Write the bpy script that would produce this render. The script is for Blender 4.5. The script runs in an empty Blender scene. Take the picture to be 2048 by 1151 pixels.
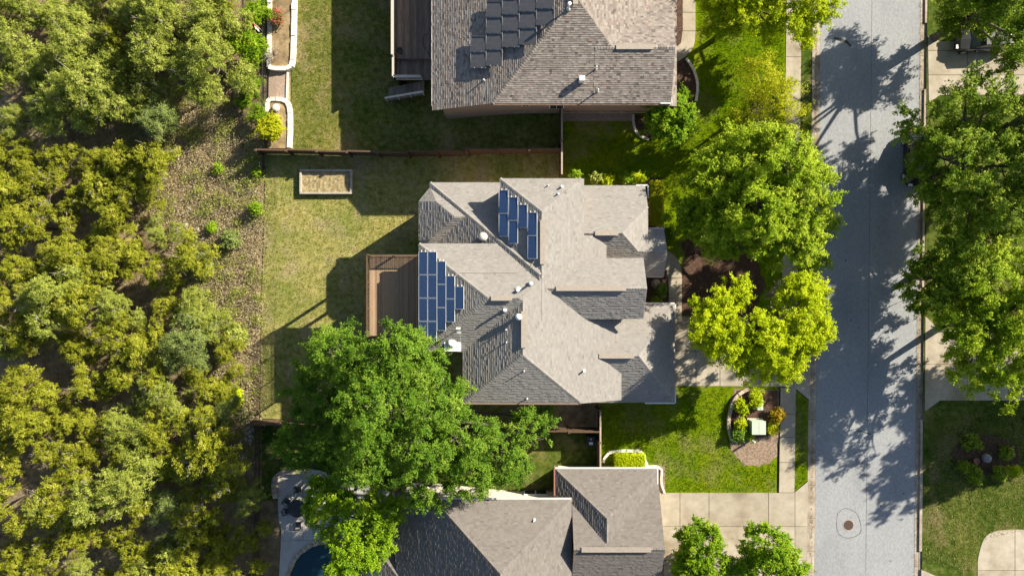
import bpy, bmesh, math, random
import numpy as np
from mathutils import Vector, Matrix
R = math.radians
# ------------------------------------------------------------------ camera, sky, sun, exposure
SC = bpy.context.scene
COL = SC.collection
H = 58.0                       # camera height above the back yard, metres
K = 1.5 / 2048.0               # metres per photo pixel per metre of distance (24 mm on 36 mm)
cam = bpy.data.cameras.new('camera'); cam.lens = 24; cam.sensor_width = 36; cam.clip_end = 3000
co = bpy.data.objects.new('camera', cam); COL.objects.link(co); co.location = (0, 0, H)
SC.camera = co
SUN_EL, SUN_AZ = R(28.5), math.atan2(.548, .836)       # azimuth measured from +X towards +Y
w = bpy.data.worlds.new('World'); SC.world = w; w.use_nodes = True
nt = w.node_tree; bg = nt.nodes['Background']
sky = nt.nodes.new('ShaderNodeTexSky'); sky.sky_type = 'NISHITA'; sky.sun_disc = False
sky.sun_elevation = SUN_EL; sky.sun_rotation = math.pi / 2 - SUN_AZ
nt.links.new(sky.outputs[0], bg.inputs[0]); bg.inputs[1].default_value = .06
sl = bpy.data.lights.new('sun', 'SUN'); sl.energy = 5.0; sl.angle = R(.5); sl.color = (1, .92, .765)
so = bpy.data.objects.new('sun', sl); COL.objects.link(so)
sdir = Vector((math.cos(SUN_AZ) * math.cos(SUN_EL), math.sin(SUN_AZ) * math.cos(SUN_EL), math.sin(SUN_EL)))
so.rotation_euler = sdir.to_track_quat('Z', 'Y').to_euler(); so.location = sdir * 80
SC.view_settings.view_transform = 'Standard'; SC.view_settings.look = 'None'
SC.view_settings.exposure = 1.35; SC.view_settings.gamma = 1
SC.cycles.max_bounces = 8; SC.cycles.diffuse_bounces = 5; SC.cycles.transmission_bounces = 4

# ------------------------------------------------------------------ terrain and pixel helpers
FZ = 2.6                                            # height of the front yards
def g(x, y=0):
    if x < -20: return -min(3.0, .08 * (-20 - x))
    if x < -9: return 0.0
    if x < 2:
        t = (x + 9) / 11; return FZ * t * t * (3 - 2 * t)
    return FZ
def rx(px, z): return (px - 1024) * K * (H - z)
def ry(py, z): return (575.5 - py) * K * (H - z)
def W3(px, py, z): return Vector((rx(px, z), ry(py, z), z))
def G(px, py, dz=0):
    z = 1.0
    for _ in range(12): z = g(rx(px, z + dz))
    return W3(px, py, z + dz)
rng = np.random.default_rng(7); rnd = random.Random(7)

# ------------------------------------------------------------------ object helpers
def tag(o, label=None, cat=None, group=None, kind=None):
    if label: o['label'] = label
    if cat: o['category'] = cat
    if group: o['group'] = group
    if kind: o['kind'] = kind
    return o
def thing(name, label, cat, loc=(0, 0, 0), group=None):
    o = bpy.data.objects.new(name, None); COL.objects.link(o); o.location = loc
    o.empty_display_size = .3
    return tag(o, label, cat, group)
def base_of(p):
    v = Vector((0, 0, 0))
    while p is not None: v = v + Vector(p.location); p = p.parent
    return v
def link(name, me, mat, parent=None):
    o = bpy.data.objects.new(name, me); COL.objects.link(o)
    if mat is not None and not me.materials: me.materials.append(mat)
    if parent is not None: o.parent = parent
    return o
class MB:
    def __init__(s): s.v = []; s.f = []
    def add(s, vs, fs):
        n = len(s.v); s.v += [tuple(q) for q in vs]; s.f += [tuple(i + n for i in f) for f in fs]; return s
    def box(s, c, d, rz=0, m=None):
        x, y, z = d[0] / 2, d[1] / 2, d[2] / 2
        vs = [Vector((a * x, b * y, e * z)) for e in (-1, 1) for a, b in ((-1, -1), (1, -1), (1, 1), (-1, 1))]
        if m is None: m = Matrix.Rotation(rz, 3, 'Z')
        vs = [m @ v + Vector(c) for v in vs]
        return s.add(vs, [(3, 2, 1, 0), (4, 5, 6, 7), (0, 1, 5, 4), (1, 2, 6, 5), (2, 3, 7, 6), (3, 0, 4, 7)])
    def beam(s, a, b, wd, ht):
        a, b = Vector(a), Vector(b); d = b - a; L = d.length; x = d / L
        y = Vector((0, 0, 1)).cross(x)
        y = Vector((0, 1, 0)) if y.length < 1e-4 else y.normalized()
        z = x.cross(y); m = Matrix((x, y, z)).transposed()
        return s.box((a + b) / 2, (L, wd, ht), m=m)
    def tube(s, pts, rs, n=8, cap=True):
        pts = [Vector(p) for p in pts]; rings = []; b = len(s.v); vs = []; fs = []
        for i, p in enumerate(pts):
            d = (pts[min(i + 1, len(pts) - 1)] - pts[max(i - 1, 0)]).normalized()
            u = d.cross(Vector((0, 0, 1)) if abs(d.z) < .9 else Vector((1, 0, 0))).normalized(); v = d.cross(u)
            for k in range(n):
                a = 2 * math.pi * k / n; vs.append(p + (u * math.cos(a) + v * math.sin(a)) * rs[i])
        for i in range(len(pts) - 1):
            for k in range(n):
                fs.append((i * n + k, i * n + (k + 1) % n, (i + 1) * n + (k + 1) % n, (i + 1) * n + k))
        if cap: fs += [tuple(range(n - 1, -1, -1)), tuple(range((len(pts) - 1) * n, len(pts) * n))]
        return s.add(vs, fs)
    def prism(s, poly, z0, z1):
        n = len(poly); a = sum(poly[i][0] * poly[(i + 1) % n][1] - poly[(i + 1) % n][0] * poly[i][1] for i in range(n))
        if a < 0: poly = poly[::-1]
        f0 = (lambda p: z0) if not callable(z0) else z0; f1 = (lambda p: z1) if not callable(z1) else z1
        vs = [(p[0], p[1], f0(p)) for p in poly] + [(p[0], p[1], f1(p)) for p in poly]
        return s.add(vs, [tuple(range(n - 1, -1, -1)), tuple(range(n, 2 * n))] + [(i, (i + 1) % n, n + (i + 1) % n, n + i) for i in range(n)])
    def lathe(s, c, prof, n=14):
        vs = []; fs = []
        for r, z in prof:
            for k in range(n):
                a = 2 * math.pi * k / n; vs.append((c[0] + r * math.cos(a), c[1] + r * math.sin(a), c[2] + z))
        for i in range(len(prof) - 1):
            for k in range(n): fs.append((i * n + k, i * n + (k + 1) % n, (i + 1) * n + (k + 1) % n, (i + 1) * n + k))
        fs += [tuple(range(n - 1, -1, -1)), tuple(range((len(prof) - 1) * n, len(prof) * n))]
        return s.add(vs, fs)
    def build(s, name, mat, parent=None, smooth=False):
        b = base_of(parent); me = bpy.data.meshes.new(name)
        me.from_pydata([(x - b.x, y - b.y, z - b.z) for x, y, z in s.v], [], s.f)
        if smooth: me.polygons.foreach_set('use_smooth', [True] * len(me.polygons))
        me.update(); return link(name, me, mat, parent)
def np_mesh(name, verts, quads, tint=None, k=4):
    me = bpy.data.meshes.new(name); nv, nf = len(verts), len(quads)
    me.vertices.add(nv); me.vertices.foreach_set('co', np.asarray(verts, np.float32).ravel())
    me.loops.add(nf * k); me.loops.foreach_set('vertex_index', np.asarray(quads, np.int32).ravel())
    me.polygons.add(nf); me.polygons.foreach_set('loop_start', np.arange(0, nf * k, k, dtype=np.int32))
    sf = me.attributes.new('sharp_face', 'BOOLEAN', 'FACE'); sf.data.foreach_set('value', np.ones(nf, bool))
    if tint is not None:
        a = me.attributes.new('tint', 'FLOAT', 'POINT'); a.data.foreach_set('value', np.asarray(tint, np.float32))
    me.update(calc_edges=True); return me
def clip_half(poly, f):
    out = []; n = len(poly)
    for i in range(n):
        a, b = poly[i], poly[(i + 1) % n]; fa, fb = f(a), f(b)
        if fa >= 0: out.append(a)
        if (fa >= 0) != (fb >= 0):
            t = fa / (fa - fb); out.append((a[0] + (b[0] - a[0]) * t, a[1] + (b[1] - a[1]) * t))
    return out
def clip_rect(poly, x0, x1, y0, y1):
    for f in (lambda p: p[0] - x0, lambda p: x1 - p[0], lambda p: p[1] - y0, lambda p: y1 - p[1]):
        if len(poly) < 3: return []
        poly = clip_half(poly, f)
    return poly if len(poly) > 2 else []
def curve(pts, n=6):
    out = []
    for i in range(len(pts) - 1):
        p0, p1, p2, p3 = pts[max(i - 1, 0)], pts[i], pts[i + 1], pts[min(i + 2, len(pts) - 1)]
        for k in range(n):
            t = k / n
            out.append(tuple(.5 * (2 * b + (c - a) * t + (2 * a - 5 * b + 4 * c - d) * t * t + (3 * b - a - 3 * c + d) * t ** 3) for a, b, c, d in zip(p0, p1, p2, p3)))
    return out + [tuple(pts[-1])]

# ------------------------------------------------------------------ materials
def newmat(name):
    m = bpy.data.materials.new(name); m.use_nodes = True; n = m.node_tree.nodes
    return m, n, m.node_tree.links, n['Principled BSDF']
def ramp(n, stops):
    r = n.new('ShaderNodeValToRGB'); e = r.color_ramp.elements
    while len(e) < len(stops): e.new(.5)
    for i, (p, c) in enumerate(stops): e[i].position = p; e[i].color = (*c, 1)
    return r
def surf(name, stops, scale=1.0, rough=.9, bump=.3, fine=30, stops2=None, scale2=.3, metal=0, stretch=None, obj=False, detail=6, spec=.3):
    m, n, l, b = newmat(name)
    if obj: src = n.new('ShaderNodeTexCoord').outputs['Object']
    else: src = n.new('ShaderNodeNewGeometry').outputs['Position']
    if stretch:
        mp = n.new('ShaderNodeMapping'); mp.inputs['Scale'].default_value = stretch; l.new(src, mp.inputs[0]); src = mp.outputs[0]
    t = n.new('ShaderNodeTexNoise'); t.inputs['Scale'].default_value = scale; t.inputs['Detail'].default_value = detail; t.inputs['Roughness'].default_value = .65
    l.new(src, t.inputs['Vector']); r = ramp(n, stops); l.new(t.outputs[0], r.inputs[0]); col = r.outputs[0]
    if stops2:
        t2 = n.new('ShaderNodeTexNoise'); t2.inputs['Scale'].default_value = scale2; t2.inputs['Detail'].default_value = 5; l.new(src, t2.inputs['Vector'])
        r2 = ramp(n, stops2); l.new(t2.outputs[0], r2.inputs[0])
        mx = n.new('ShaderNodeMix'); mx.data_type = 'RGBA'; mx.blend_type = 'MULTIPLY'; mx.inputs[0].default_value = 1
        l.new(col, mx.inputs[6]); l.new(r2.outputs[0], mx.inputs[7]); col = mx.outputs[2]
    l.new(col, b.inputs['Base Color']); b.inputs['Roughness'].default_value = rough; b.inputs['Metallic'].default_value = metal
    b.inputs['Specular IOR Level'].default_value = spec
    if bump:
        f = n.new('ShaderNodeTexNoise'); f.inputs['Scale'].default_value = fine; f.inputs['Detail'].default_value = 4; l.new(src, f.inputs['Vector'])
        bp = n.new('ShaderNodeBump'); bp.inputs['Strength'].default_value = bump; bp.inputs['Distance'].default_value = .03
        l.new(f.outputs[0], bp.inputs['Height']); l.new(bp.outputs[0], b.inputs['Normal'])
    return m
def leafmat(name, stops, trans=.35, tcol=(.25, .38, .02), rough=.55):
    m, n, l, b = newmat(name)
    a = n.new('ShaderNodeAttribute'); a.attribute_name = 'tint'; r = ramp(n, stops); l.new(a.outputs['Fac'], r.inputs[0])
    l.new(r.outputs[0], b.inputs['Base Color']); b.inputs['Roughness'].default_value = rough; b.inputs['Specular IOR Level'].default_value = .08
    t = n.new('ShaderNodeBsdfTranslucent'); mx0 = n.new('ShaderNodeMix'); mx0.data_type = 'RGBA'; mx0.inputs[0].default_value = .6
    l.new(r.outputs[0], mx0.inputs[6]); mx0.inputs[7].default_value = (*tcol, 1); l.new(mx0.outputs[2], t.inputs[0])
    mx = n.new('ShaderNodeMixShader'); mx.inputs[0].default_value = trans
    l.new(b.outputs[0], mx.inputs[1]); l.new(t.outputs[0], mx.inputs[2]); l.new(mx.outputs[0], n['Material Output'].inputs[0]); return m
def tintmat(name, stops, rough=.9, noise=.35, scale=6):
    m, n, l, b = newmat(name)
    a = n.new('ShaderNodeAttribute'); a.attribute_name = 'tint'; r = ramp(n, stops)
    gp = n.new('ShaderNodeNewGeometry'); t = n.new('ShaderNodeTexNoise'); t.inputs['Scale'].default_value = .7; t.inputs['Detail'].default_value = 5
    l.new(gp.outputs['Position'], t.inputs['Vector'])
    ma = n.new('ShaderNodeMath'); ma.operation = 'MULTIPLY_ADD'; ma.inputs[1].default_value = noise; l.new(t.outputs[0], ma.inputs[0])
    s = n.new('ShaderNodeMath'); s.operation = 'SUBTRACT'; s.inputs[1].default_value = noise / 2; l.new(a.outputs['Fac'], s.inputs[0])
    l.new(s.outputs[0], ma.inputs[2]); l.new(ma.outputs[0], r.inputs[0]); l.new(r.outputs[0], b.inputs['Base Color'])
    b.inputs['Roughness'].default_value = rough; b.inputs['Specular IOR Level'].default_value = .2; return m
def plain(name, c, rough=.6, metal=0, spec=.4): return surf(name, [(.3, tuple(x * .88 for x in c)), (.7, c)], 5, rough, .05, 40, metal=metal, spec=spec)
M = {}
def objrand(m, lo, hi):
    n, l = m.node_tree.nodes, m.node_tree.links; b = n['Principled BSDF']; src = b.inputs['Base Color'].links[0].from_socket; oi = n.new('ShaderNodeObjectInfo')
    mr = n.new('ShaderNodeMapRange'); mr.inputs[3].default_value = lo; mr.inputs[4].default_value = hi; l.new(oi.outputs['Random'], mr.inputs[0])
    mx = n.new('ShaderNodeVectorMath'); mx.operation = 'SCALE'; l.new(src, mx.inputs[0]); l.new(mr.outputs[0], mx.inputs['Scale']); l.new(mx.outputs[0], b.inputs['Base Color'])
M['soil'] = surf('woodland_soil', [(.3, (.14, .10, .055)), (.5, (.30, .225, .13)), (.68, (.44, .345, .21))], 1.6, .95, .9, 14, [(.35, (.55, .52, .45)), (.65, (1, .97, .9))], .22, detail=10)
def lawnmat(name, turf, dry, dscale, lo, hi, mul):
    m = surf(name, turf, 2.3, 1, 1, 22, mul, .28, detail=10, spec=0); n, l = m.node_tree.nodes, m.node_tree.links; b = n['Principled BSDF']
    src = b.inputs['Base Color'].links[0].from_socket; gp = n.new('ShaderNodeNewGeometry')
    t = n.new('ShaderNodeTexNoise'); t.inputs['Scale'].default_value = dscale; t.inputs['Detail'].default_value = 9; t.inputs['Roughness'].default_value = .68; l.new(gp.outputs['Position'], t.inputs['Vector'])
    r = ramp(n, [(lo, (0, 0, 0)), (hi, (1, 1, 1))]); l.new(t.outputs[0], r.inputs[0])
    t2 = n.new('ShaderNodeTexNoise'); t2.inputs['Scale'].default_value = 7; t2.inputs['Detail'].default_value = 8; l.new(gp.outputs['Position'], t2.inputs['Vector']); r2 = ramp(n, [(.35, tuple(x * .6 for x in dry)), (.65, dry)]); l.new(t2.outputs[0], r2.inputs[0])
    mx = n.new('ShaderNodeMix'); mx.data_type = 'RGBA'; l.new(r.outputs[0], mx.inputs[0]); l.new(src, mx.inputs[6]); l.new(r2.outputs[0], mx.inputs[7]); l.new(mx.outputs[2], b.inputs['Base Color']); return m
M['drylawn'] = lawnmat('dry_lawn_turf', [(.32, (.14, .145, .035)), (.5, (.27, .25, .075)), (.68, (.38, .32, .145))], (.40, .31, .19), .33, .50, .72, [(.3, (.55, .72, .45)), (.55, (1, 1, 1)), (.75, (1.1, 1.0, .95))])
M['shade_toned_lawn'] = lawnmat('shade_toned_turf', [(.32, (.035, .06, .010)), (.52, (.09, .115, .024)), (.7, (.19, .17, .065))], (.30, .22, .12), .3, .52, .75, [(.35, (.5, .68, .45)), (.65, (1.05, 1, .9))])  # turf colour darkened so that lawns in shade look deeper; shade painted in
M['shade_toned_drylawn'] = lawnmat('shade_toned_dry_turf', [(.32, (.06, .08, .014)), (.5, (.155, .16, .04)), (.68, (.28, .24, .10))], (.38, .28, .16), .3, .50, .72, [(.35, (.55, .7, .45)), (.65, (1.05, 1, .9))])  # same dry turf in darker tones, part of the yard's shade painted in
M['greenlawn'] = lawnmat('green_lawn_turf', [(.3, (.06, .10, .002)), (.52, (.13, .18, .003)), (.72, (.21, .235, .012))], (.28, .22, .10), .22, .50, .74, [(.3, (.65, .85, .5)), (.6, (1, 1, 1)), (.78, (1.25, 1.05, .9))])
M['mulch'] = surf('bark_mulch', [(.3, (.025, .015, .01)), (.55, (.09, .05, .033)), (.75, (.18, .11, .08))], 9, .95, 1, 18, detail=10)
M['paledirt'] = surf('pale_mulch', [(.3, (.09, .06, .04)), (.5, (.235, .165, .115)), (.7, (.36, .275, .20))], 7, .95, 1, 18, detail=10)
M['gravel'] = surf('pink_gravel', [(.3, (.14, .10, .08)), (.5, (.33, .24, .18)), (.7, (.48, .38, .30))], 14, .9, 1, 22, detail=8)
M['straw'] = surf('straw_bed_soil', [(.3, (.15, .12, .06)), (.5, (.28, .22, .11)), (.7, (.40, .32, .18))], 5, .95, 1, 20, detail=10)
M['conc'] = surf('aged_concrete', [(.3, (.30, .26, .20)), (.55, (.385, .335, .26)), (.75, (.44, .39, .31))], 1.3, .85, .15, 60, [(.28, (.62, .58, .52)), (.42, (.88, .86, .83)), (.6, (1, 1, 1))], .55, detail=10)
M['kerb'] = surf('kerb_concrete', [(.3, (.27, .22, .17)), (.55, (.40, .34, .27)), (.75, (.48, .42, .34))], 1.8, .88, .15, 60, [(.35, (.7, .66, .6)), (.6, (1, 1, 1))], .7, detail=9)
M['road'] = surf('worn_road_surface', [(.3, (.215, .222, .23)), (.5, (.275, .282, .288)), (.7, (.33, .335, .338))], 9.0, .88, .5, 40, [(.28, (.80, .80, .81)), (.45, (.94, .94, .95)), (.6, (1, 1, 1))], .35, stretch=(1, .45, 1), detail=10)
M['patch'] = surf('dark_road_tar', [(.3, (.03, .03, .03)), (.7, (.07, .065, .06))], 6, .8)
M['pool_deck'] = surf('pool_deck_concrete', [(.3, (.36, .34, .31)), (.7, (.47, .45, .41))], 1.5, .85, .12, 50, detail=9)
M['stone'] = surf('tan_limestone', [(.3, (.26, .19, .13)), (.55, (.42, .34, .25)), (.75, (.55, .48, .38))], 3, .9, .5, 14)
M['whitestone'] = surf('white_limestone', [(.3, (.55, .50, .42)), (.7, (.78, .73, .64))], 4, .9, .4, 18)
M['brick'] = surf('tan_brick', [(.3, (.30, .20, .135)), (.6, (.44, .31, .22))], 6, .9, .4, 18, stretch=(1, 1, 5))
M['stucco'] = surf('cream_stone_wall', [(.3, (.58, .52, .42)), (.7, (.72, .66, .55))], 2.5, .9, .3, 12)
M['tanwall'] = surf('tan_house_wall', [(.3, (.34, .26, .18)), (.7, (.45, .36, .27))], 3, .9, .3, 14)
M['fascia'] = plain('brown_fascia', (.20, .13, .09))
M['gutter'] = plain('pale_gutter', (.62, .60, .56), .4)
M['white'] = plain('white_metal', (.80, .80, .78), .45)
M['panelframe'] = plain('aluminium_frame', (.52, .54, .56), .4)
M['midgrey'] = plain('dull_grey_frame', (.24, .24, .245), .5)
M['grey'] = plain('grey_metal', (.42, .42, .40), .5)
M['dark'] = plain('dark_metal', (.03, .03, .032), .45)
M['rubber'] = plain('black_rubber', (.02, .02, .02), .8)
M['green_box'] = plain('pale_green_cabinet', (.46, .55, .42), .5)
M['cream'] = plain('cream_paint', (.62, .56, .45), .6)
M['fence'] = surf('brown_fence_board', [(.3, (.06, .036, .022)), (.7, (.14, .085, .052))], 3, .85, .3, 25, stretch=(4, 4, .5))
M['fencecap'] = surf('weathered_fence_cap', [(.3, (.30, .22, .16)), (.7, (.46, .36, .28))], 4, .85, .2, 20)
M['deck_tan'] = surf('tan_deck_board', [(.3, (.30, .20, .125)), (.7, (.385, .265, .17))], 2, .7, .2, 25, stretch=(6, .6, 1), obj=False)
M['deck_grey'] = surf('weathered_deck_board', [(.3, (.13, .095, .07)), (.55, (.22, .17, .13)), (.75, (.30, .245, .20))], 2, .85, .3, 25, stretch=(6, .5, 1))
M['rail'] = plain('beige_railing', (.50, .45, .37), .6)
M['timber'] = surf('grey_timber', [(.3, (.28, .24, .19)), (.7, (.46, .41, .34))], 3, .85, .3, 20)
M['bark'] = surf('tree_bark', [(.3, (.05, .04, .03)), (.7, (.16, .13, .10))], 6, .95, .8, 12, obj=True)
M['palebark'] = surf('pale_dead_wood', [(.3, (.26, .22, .18)), (.7, (.48, .43, .37))], 8, .95, .5, 15, obj=True)
M['glass'] = plain('dark_window_glass', (.03, .04, .05), .08, spec=.6)
M['tile'] = plain('dark_blue_tile', (.03, .07, .10), .3)
M['redpaint'] = plain('red_paint', (.45, .05, .04), .5)
M['clay'] = plain('terracotta', (.30, .12, .09), .8)
M['slate'] = surf('grey_ball', [(.3, (.16, .16, .16)), (.7, (.26, .26, .26))], 4, .8)
for k_, a_, b_2 in (('deck_tan', .72, 1.15), ('deck_grey', .7, 1.2), ('conc', .88, 1.06), ('kerb', .82, 1.1), ('stone', .75, 1.2), ('whitestone', .85, 1.08), ('pool_deck', .9, 1.06), ('timber', .85, 1.1)): objrand(M[k_], a_, b_2)
SH_BR = [(0, (.15, .138, .126)), (.35, (.222, .206, .188)), (.65, (.255, .238, .218)), (1, (.30, .28, .26))]
SH_UP = [(0, (.10, .085, .075)), (.3, (.19, .16, .14)), (.62, (.255, .22, .19)), (.85, (.30, .265, .23)), (1, (.25, .17, .14))]
SH_LO = [(0, (.10, .088, .08)), (.4, (.155, .138, .123)), (.7, (.185, .165, .148)), (1, (.22, .20, .18))]
M['sh_mid'] = tintmat('tan_shingle', SH_BR, noise=.28); M['sh_up'] = tintmat('mottled_tan_shingle', SH_UP, noise=.2); M['sh_low'] = tintmat('brown_grey_shingle', SH_LO, noise=.2)
def pvmat(name, c0, line, nx, ny, rough):
    m, n, l, b = newmat(name); tc = n.new('ShaderNodeTexCoord'); br = n.new('ShaderNodeTexBrick'); br.offset = 0
    mp = n.new('ShaderNodeMapping'); mp.inputs['Scale'].default_value = (1, 1, 1); l.new(tc.outputs['Generated'], mp.inputs[0]); l.new(mp.outputs[0], br.inputs['Vector'])
    br.inputs['Color1'].default_value = (*c0, 1); br.inputs['Color2'].default_value = (*[x * 1.25 for x in c0], 1); br.inputs['Mortar'].default_value = (*line, 1)
    br.inputs['Scale'].default_value = 1; br.inputs['Brick Width'].default_value = 1 / nx; br.inputs['Row Height'].default_value = 1 / ny; br.inputs['Mortar Size'].default_value = .006
    l.new(br.outputs[0], b.inputs['Base Color']); b.inputs['Roughness'].default_value = rough; b.inputs['Specular IOR Level'].default_value = .5; return m
M['pv_blue'] = pvmat('blue_solar_cells', (.028, .06, .145), (.06, .105, .20), 6, 10, .3)
M['pv_grey'] = pvmat('grey_solar_cells', (.07, .07, .075), (.085, .086, .09), 6, 6, .45)
m_, n_, l_, b_ = newmat('pool_water'); b_.inputs['Base Color'].default_value = (.012, .045, .062, 1); b_.inputs['Roughness'].default_value = .04; b_.inputs['IOR'].default_value = 1.33
t_ = n_.new('ShaderNodeTexNoise'); t_.inputs['Scale'].default_value = 3; bp_ = n_.new('ShaderNodeBump'); bp_.inputs['Strength'].default_value = .08; l_.new(t_.outputs[0], bp_.inputs['Height']); l_.new(bp_.outputs[0], b_.inputs['Normal']); M['water'] = m_
def carpaint(name, c):
    m, n, l, b = newmat(name); b.inputs['Base Color'].default_value = (*c, 1); b.inputs['Metallic'].default_value = .3; b.inputs['Roughness'].default_value = .3; b.inputs['Coat Weight'].default_value = .6; return m
M['carblack'] = carpaint('black_car_paint', (.015, .016, .02)); M['cardark'] = carpaint('charcoal_car_paint', (.03, .03, .034))
L = {}
L['oak'] = leafmat('oak_leaves', [(0, (.032, .08, .007)), (.5, (.105, .20, .013)), (1, (.26, .345, .045))], tcol=(.18, .36, .02), trans=.2)
L['lime'] = leafmat('lime_leaves', [(0, (.22, .30, .004)), (.5, (.41, .50, .006)), (1, (.58, .61, .02))], tcol=(.52, .60, .008), trans=.32)
L['fresh'] = leafmat('fresh_green_leaves', [(0, (.10, .18, .006)), (.5, (.26, .37, .012)), (1, (.48, .53, .05))], tcol=(.38, .50, .015), trans=.27)
L['bright'] = leafmat('bright_leaves', [(0, (.07, .155, .006)), (.5, (.185, .31, .010)), (1, (.36, .44, .03))], tcol=(.30, .48, .015), trans=.27)
L['street'] = leafmat('street_tree_leaves', [(0, (.045, .095, .005)), (.5, (.165, .25, .012)), (1, (.40, .45, .055))], tcol=(.24, .36, .02), trans=.25)
L['juniper'] = leafmat('juniper_foliage', [(0, (.065, .085, .006)), (.5, (.245, .265, .016)), (1, (.47, .45, .07))], tcol=(.27, .30, .02), trans=.18)
L['grove'] = leafmat('live_oak_foliage', [(0, (.085, .12, .016)), (.5, (.26, .30, .04)), (1, (.46, .48, .12))], tcol=(.29, .35, .05), trans=.18)
L['sage'] = leafmat('sage_foliage', [(0, (.06, .095, .028)), (.5, (.165, .21, .05)), (1, (.31, .35, .11))], tcol=(.19, .27, .06), trans=.15)
L['gold'] = leafmat('golden_leaves', [(0, (.22, .17, .01)), (.5, (.42, .30, .015)), (1, (.56, .38, .04))], tcol=(.55, .38, .02))
L['yellow'] = leafmat('yellow_green_leaves', [(0, (.22, .26, .006)), (.5, (.40, .42, .01)), (1, (.54, .52, .03))], tcol=(.55, .55, .02))
L['red'] = leafmat('red_flowers', [(0, (.08, .14, .02)), (.55, (.18, .22, .03)), (.7, (.5, .08, .10)), (1, (.6, .12, .15))], tcol=(.3, .2, .05))
L['grassy'] = leafmat('grass_blades', [(0, (.12, .13, .02)), (.5, (.25, .235, .06)), (1, (.38, .32, .15))], tcol=(.25, .27, .04), trans=.3)
L['lushblade'] = leafmat('lush_grass_blades', [(0, (.05, .10, .006)), (.6, (.13, .215, .012)), (1, (.24, .29, .05))], tcol=(.2, .32, .02), trans=.3)
L['scrub'] = leafmat('scrub_foliage', [(0, (.08, .10, .02)), (.35, (.19, .19, .05)), (.65, (.34, .28, .14)), (1, (.48, .40, .26))], tcol=(.2, .2, .05), trans=.2)
L['twig'] = tintmat('dry_twig', [(0, (.12, .09, .07)), (.6, (.28, .23, .18)), (1, (.46, .40, .34))])

# ------------------------------------------------------------------ the ground
def flat_sheet(name, poly, mat, dz, parent=None, kind='structure'):
    """poly of photo pixels draped on the terrain, cut every metre across the slope"""
    pts = [G(a, b) for a, b in poly]; bm = bmesh.new()
    bm.faces.new([bm.verts.new((p.x, p.y, 0)) for p in pts]); bmesh.ops.recalc_face_normals(bm, faces=bm.faces)
    for f in bm.faces:
        if f.normal.z < 0: f.normal_flip()
    x0, x1 = min(p.x for p in pts), max(p.x for p in pts); x = math.floor(x0) + .5
    while x < x1:
        if -23 < x < 5: bmesh.ops.bisect_plane(bm, geom=bm.verts[:] + bm.edges[:] + bm.faces[:], plane_co=(x, 0, 0), plane_no=(1, 0, 0))
        x += .5
    for v in bm.verts: v.co.z = g(v.co.x) + dz
    bmesh.ops.triangulate(bm, faces=bm.faces)
    me = bpy.data.meshes.new(name); bm.to_mesh(me); bm.free(); o = link(name, me, mat, parent)
    if parent is None and kind: o['kind'] = kind
    return o
xs = [-1500, -600, -250, -120, -80, -60] + [x * .5 for x in range(-110, 14)] + [8, 12, 20, 24.2, 32.5, 40, 60, 120, 250, 600, 1500]
ys = [-1500, -500, -150, -60, -30, 0, 30, 60, 150, 500, 1500]
vs = [(x, y, g(x) - .07 if not 24 < x < 33 else g(x) - .32) for x in xs for y in ys]; nY = len(ys)
fs = [(i * nY + j, (i + 1) * nY + j, (i + 1) * nY + j + 1, i * nY + j + 1) for i in range(len(xs) - 1) for j in range(nY - 1)]
mb = MB().add(vs, fs); mb.build('ground', M['soil'])['kind'] = 'structure'

# road, gutters, kerbs (photo lines lean by 11 px in 1000)
RZ = FZ - .125
def xl(b, y): return b - .011 * y
def strip(px0, px1, y0, y1, z): return [(rx(xl(px0, y0), z), ry(y0, z)), (rx(xl(px1, y0), z), ry(y0, z)), (rx(xl(px1, y1), z), ry(y1, z)), (rx(xl(px0, y1), z), ry(y1, z))]
o = MB().prism(strip(1641.5, 1841, -700, 1850, RZ), RZ - .1, RZ).build('road', M['road']); o['kind'] = 'structure'
def gutter_run(name, a, b, kind, z, drive=()):
    """one kerb or gutter: a run of cast lengths with open joints"""
    root = thing(name, None, None, W3(xl(a, 575), 575, z)); root['kind'] = 'structure'
    y = -350
    while y < 1500:
        step = 66 if kind == 'gutter' else 132
        zt = z
        if kind == 'kerb' and any(d0 <= y + step / 2 <= d1 for d0, d1 in drive): zt = RZ + .035
        p = strip(a, b, y + .35, y + step - .35, zt)
        MB().prism(p, RZ - .1, zt).build('gutter_length' if kind == 'gutter' else 'kerb_length', M['kerb'], root); y += step
gutter_run('gutter', 1631.6, 1641.2, 'gutter', RZ + .012); gutter_run('gutter', 1841.3, 1850.5, 'gutter', RZ + .012)
gutter_run('kerb', 1626, 1631.4, 'kerb', FZ, [(600, 830), (950, 1200)]); gutter_run('kerb', 1850.7, 1856, 'kerb', FZ, [(40, 200), (640, 800), (1120, 1300)])
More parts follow.
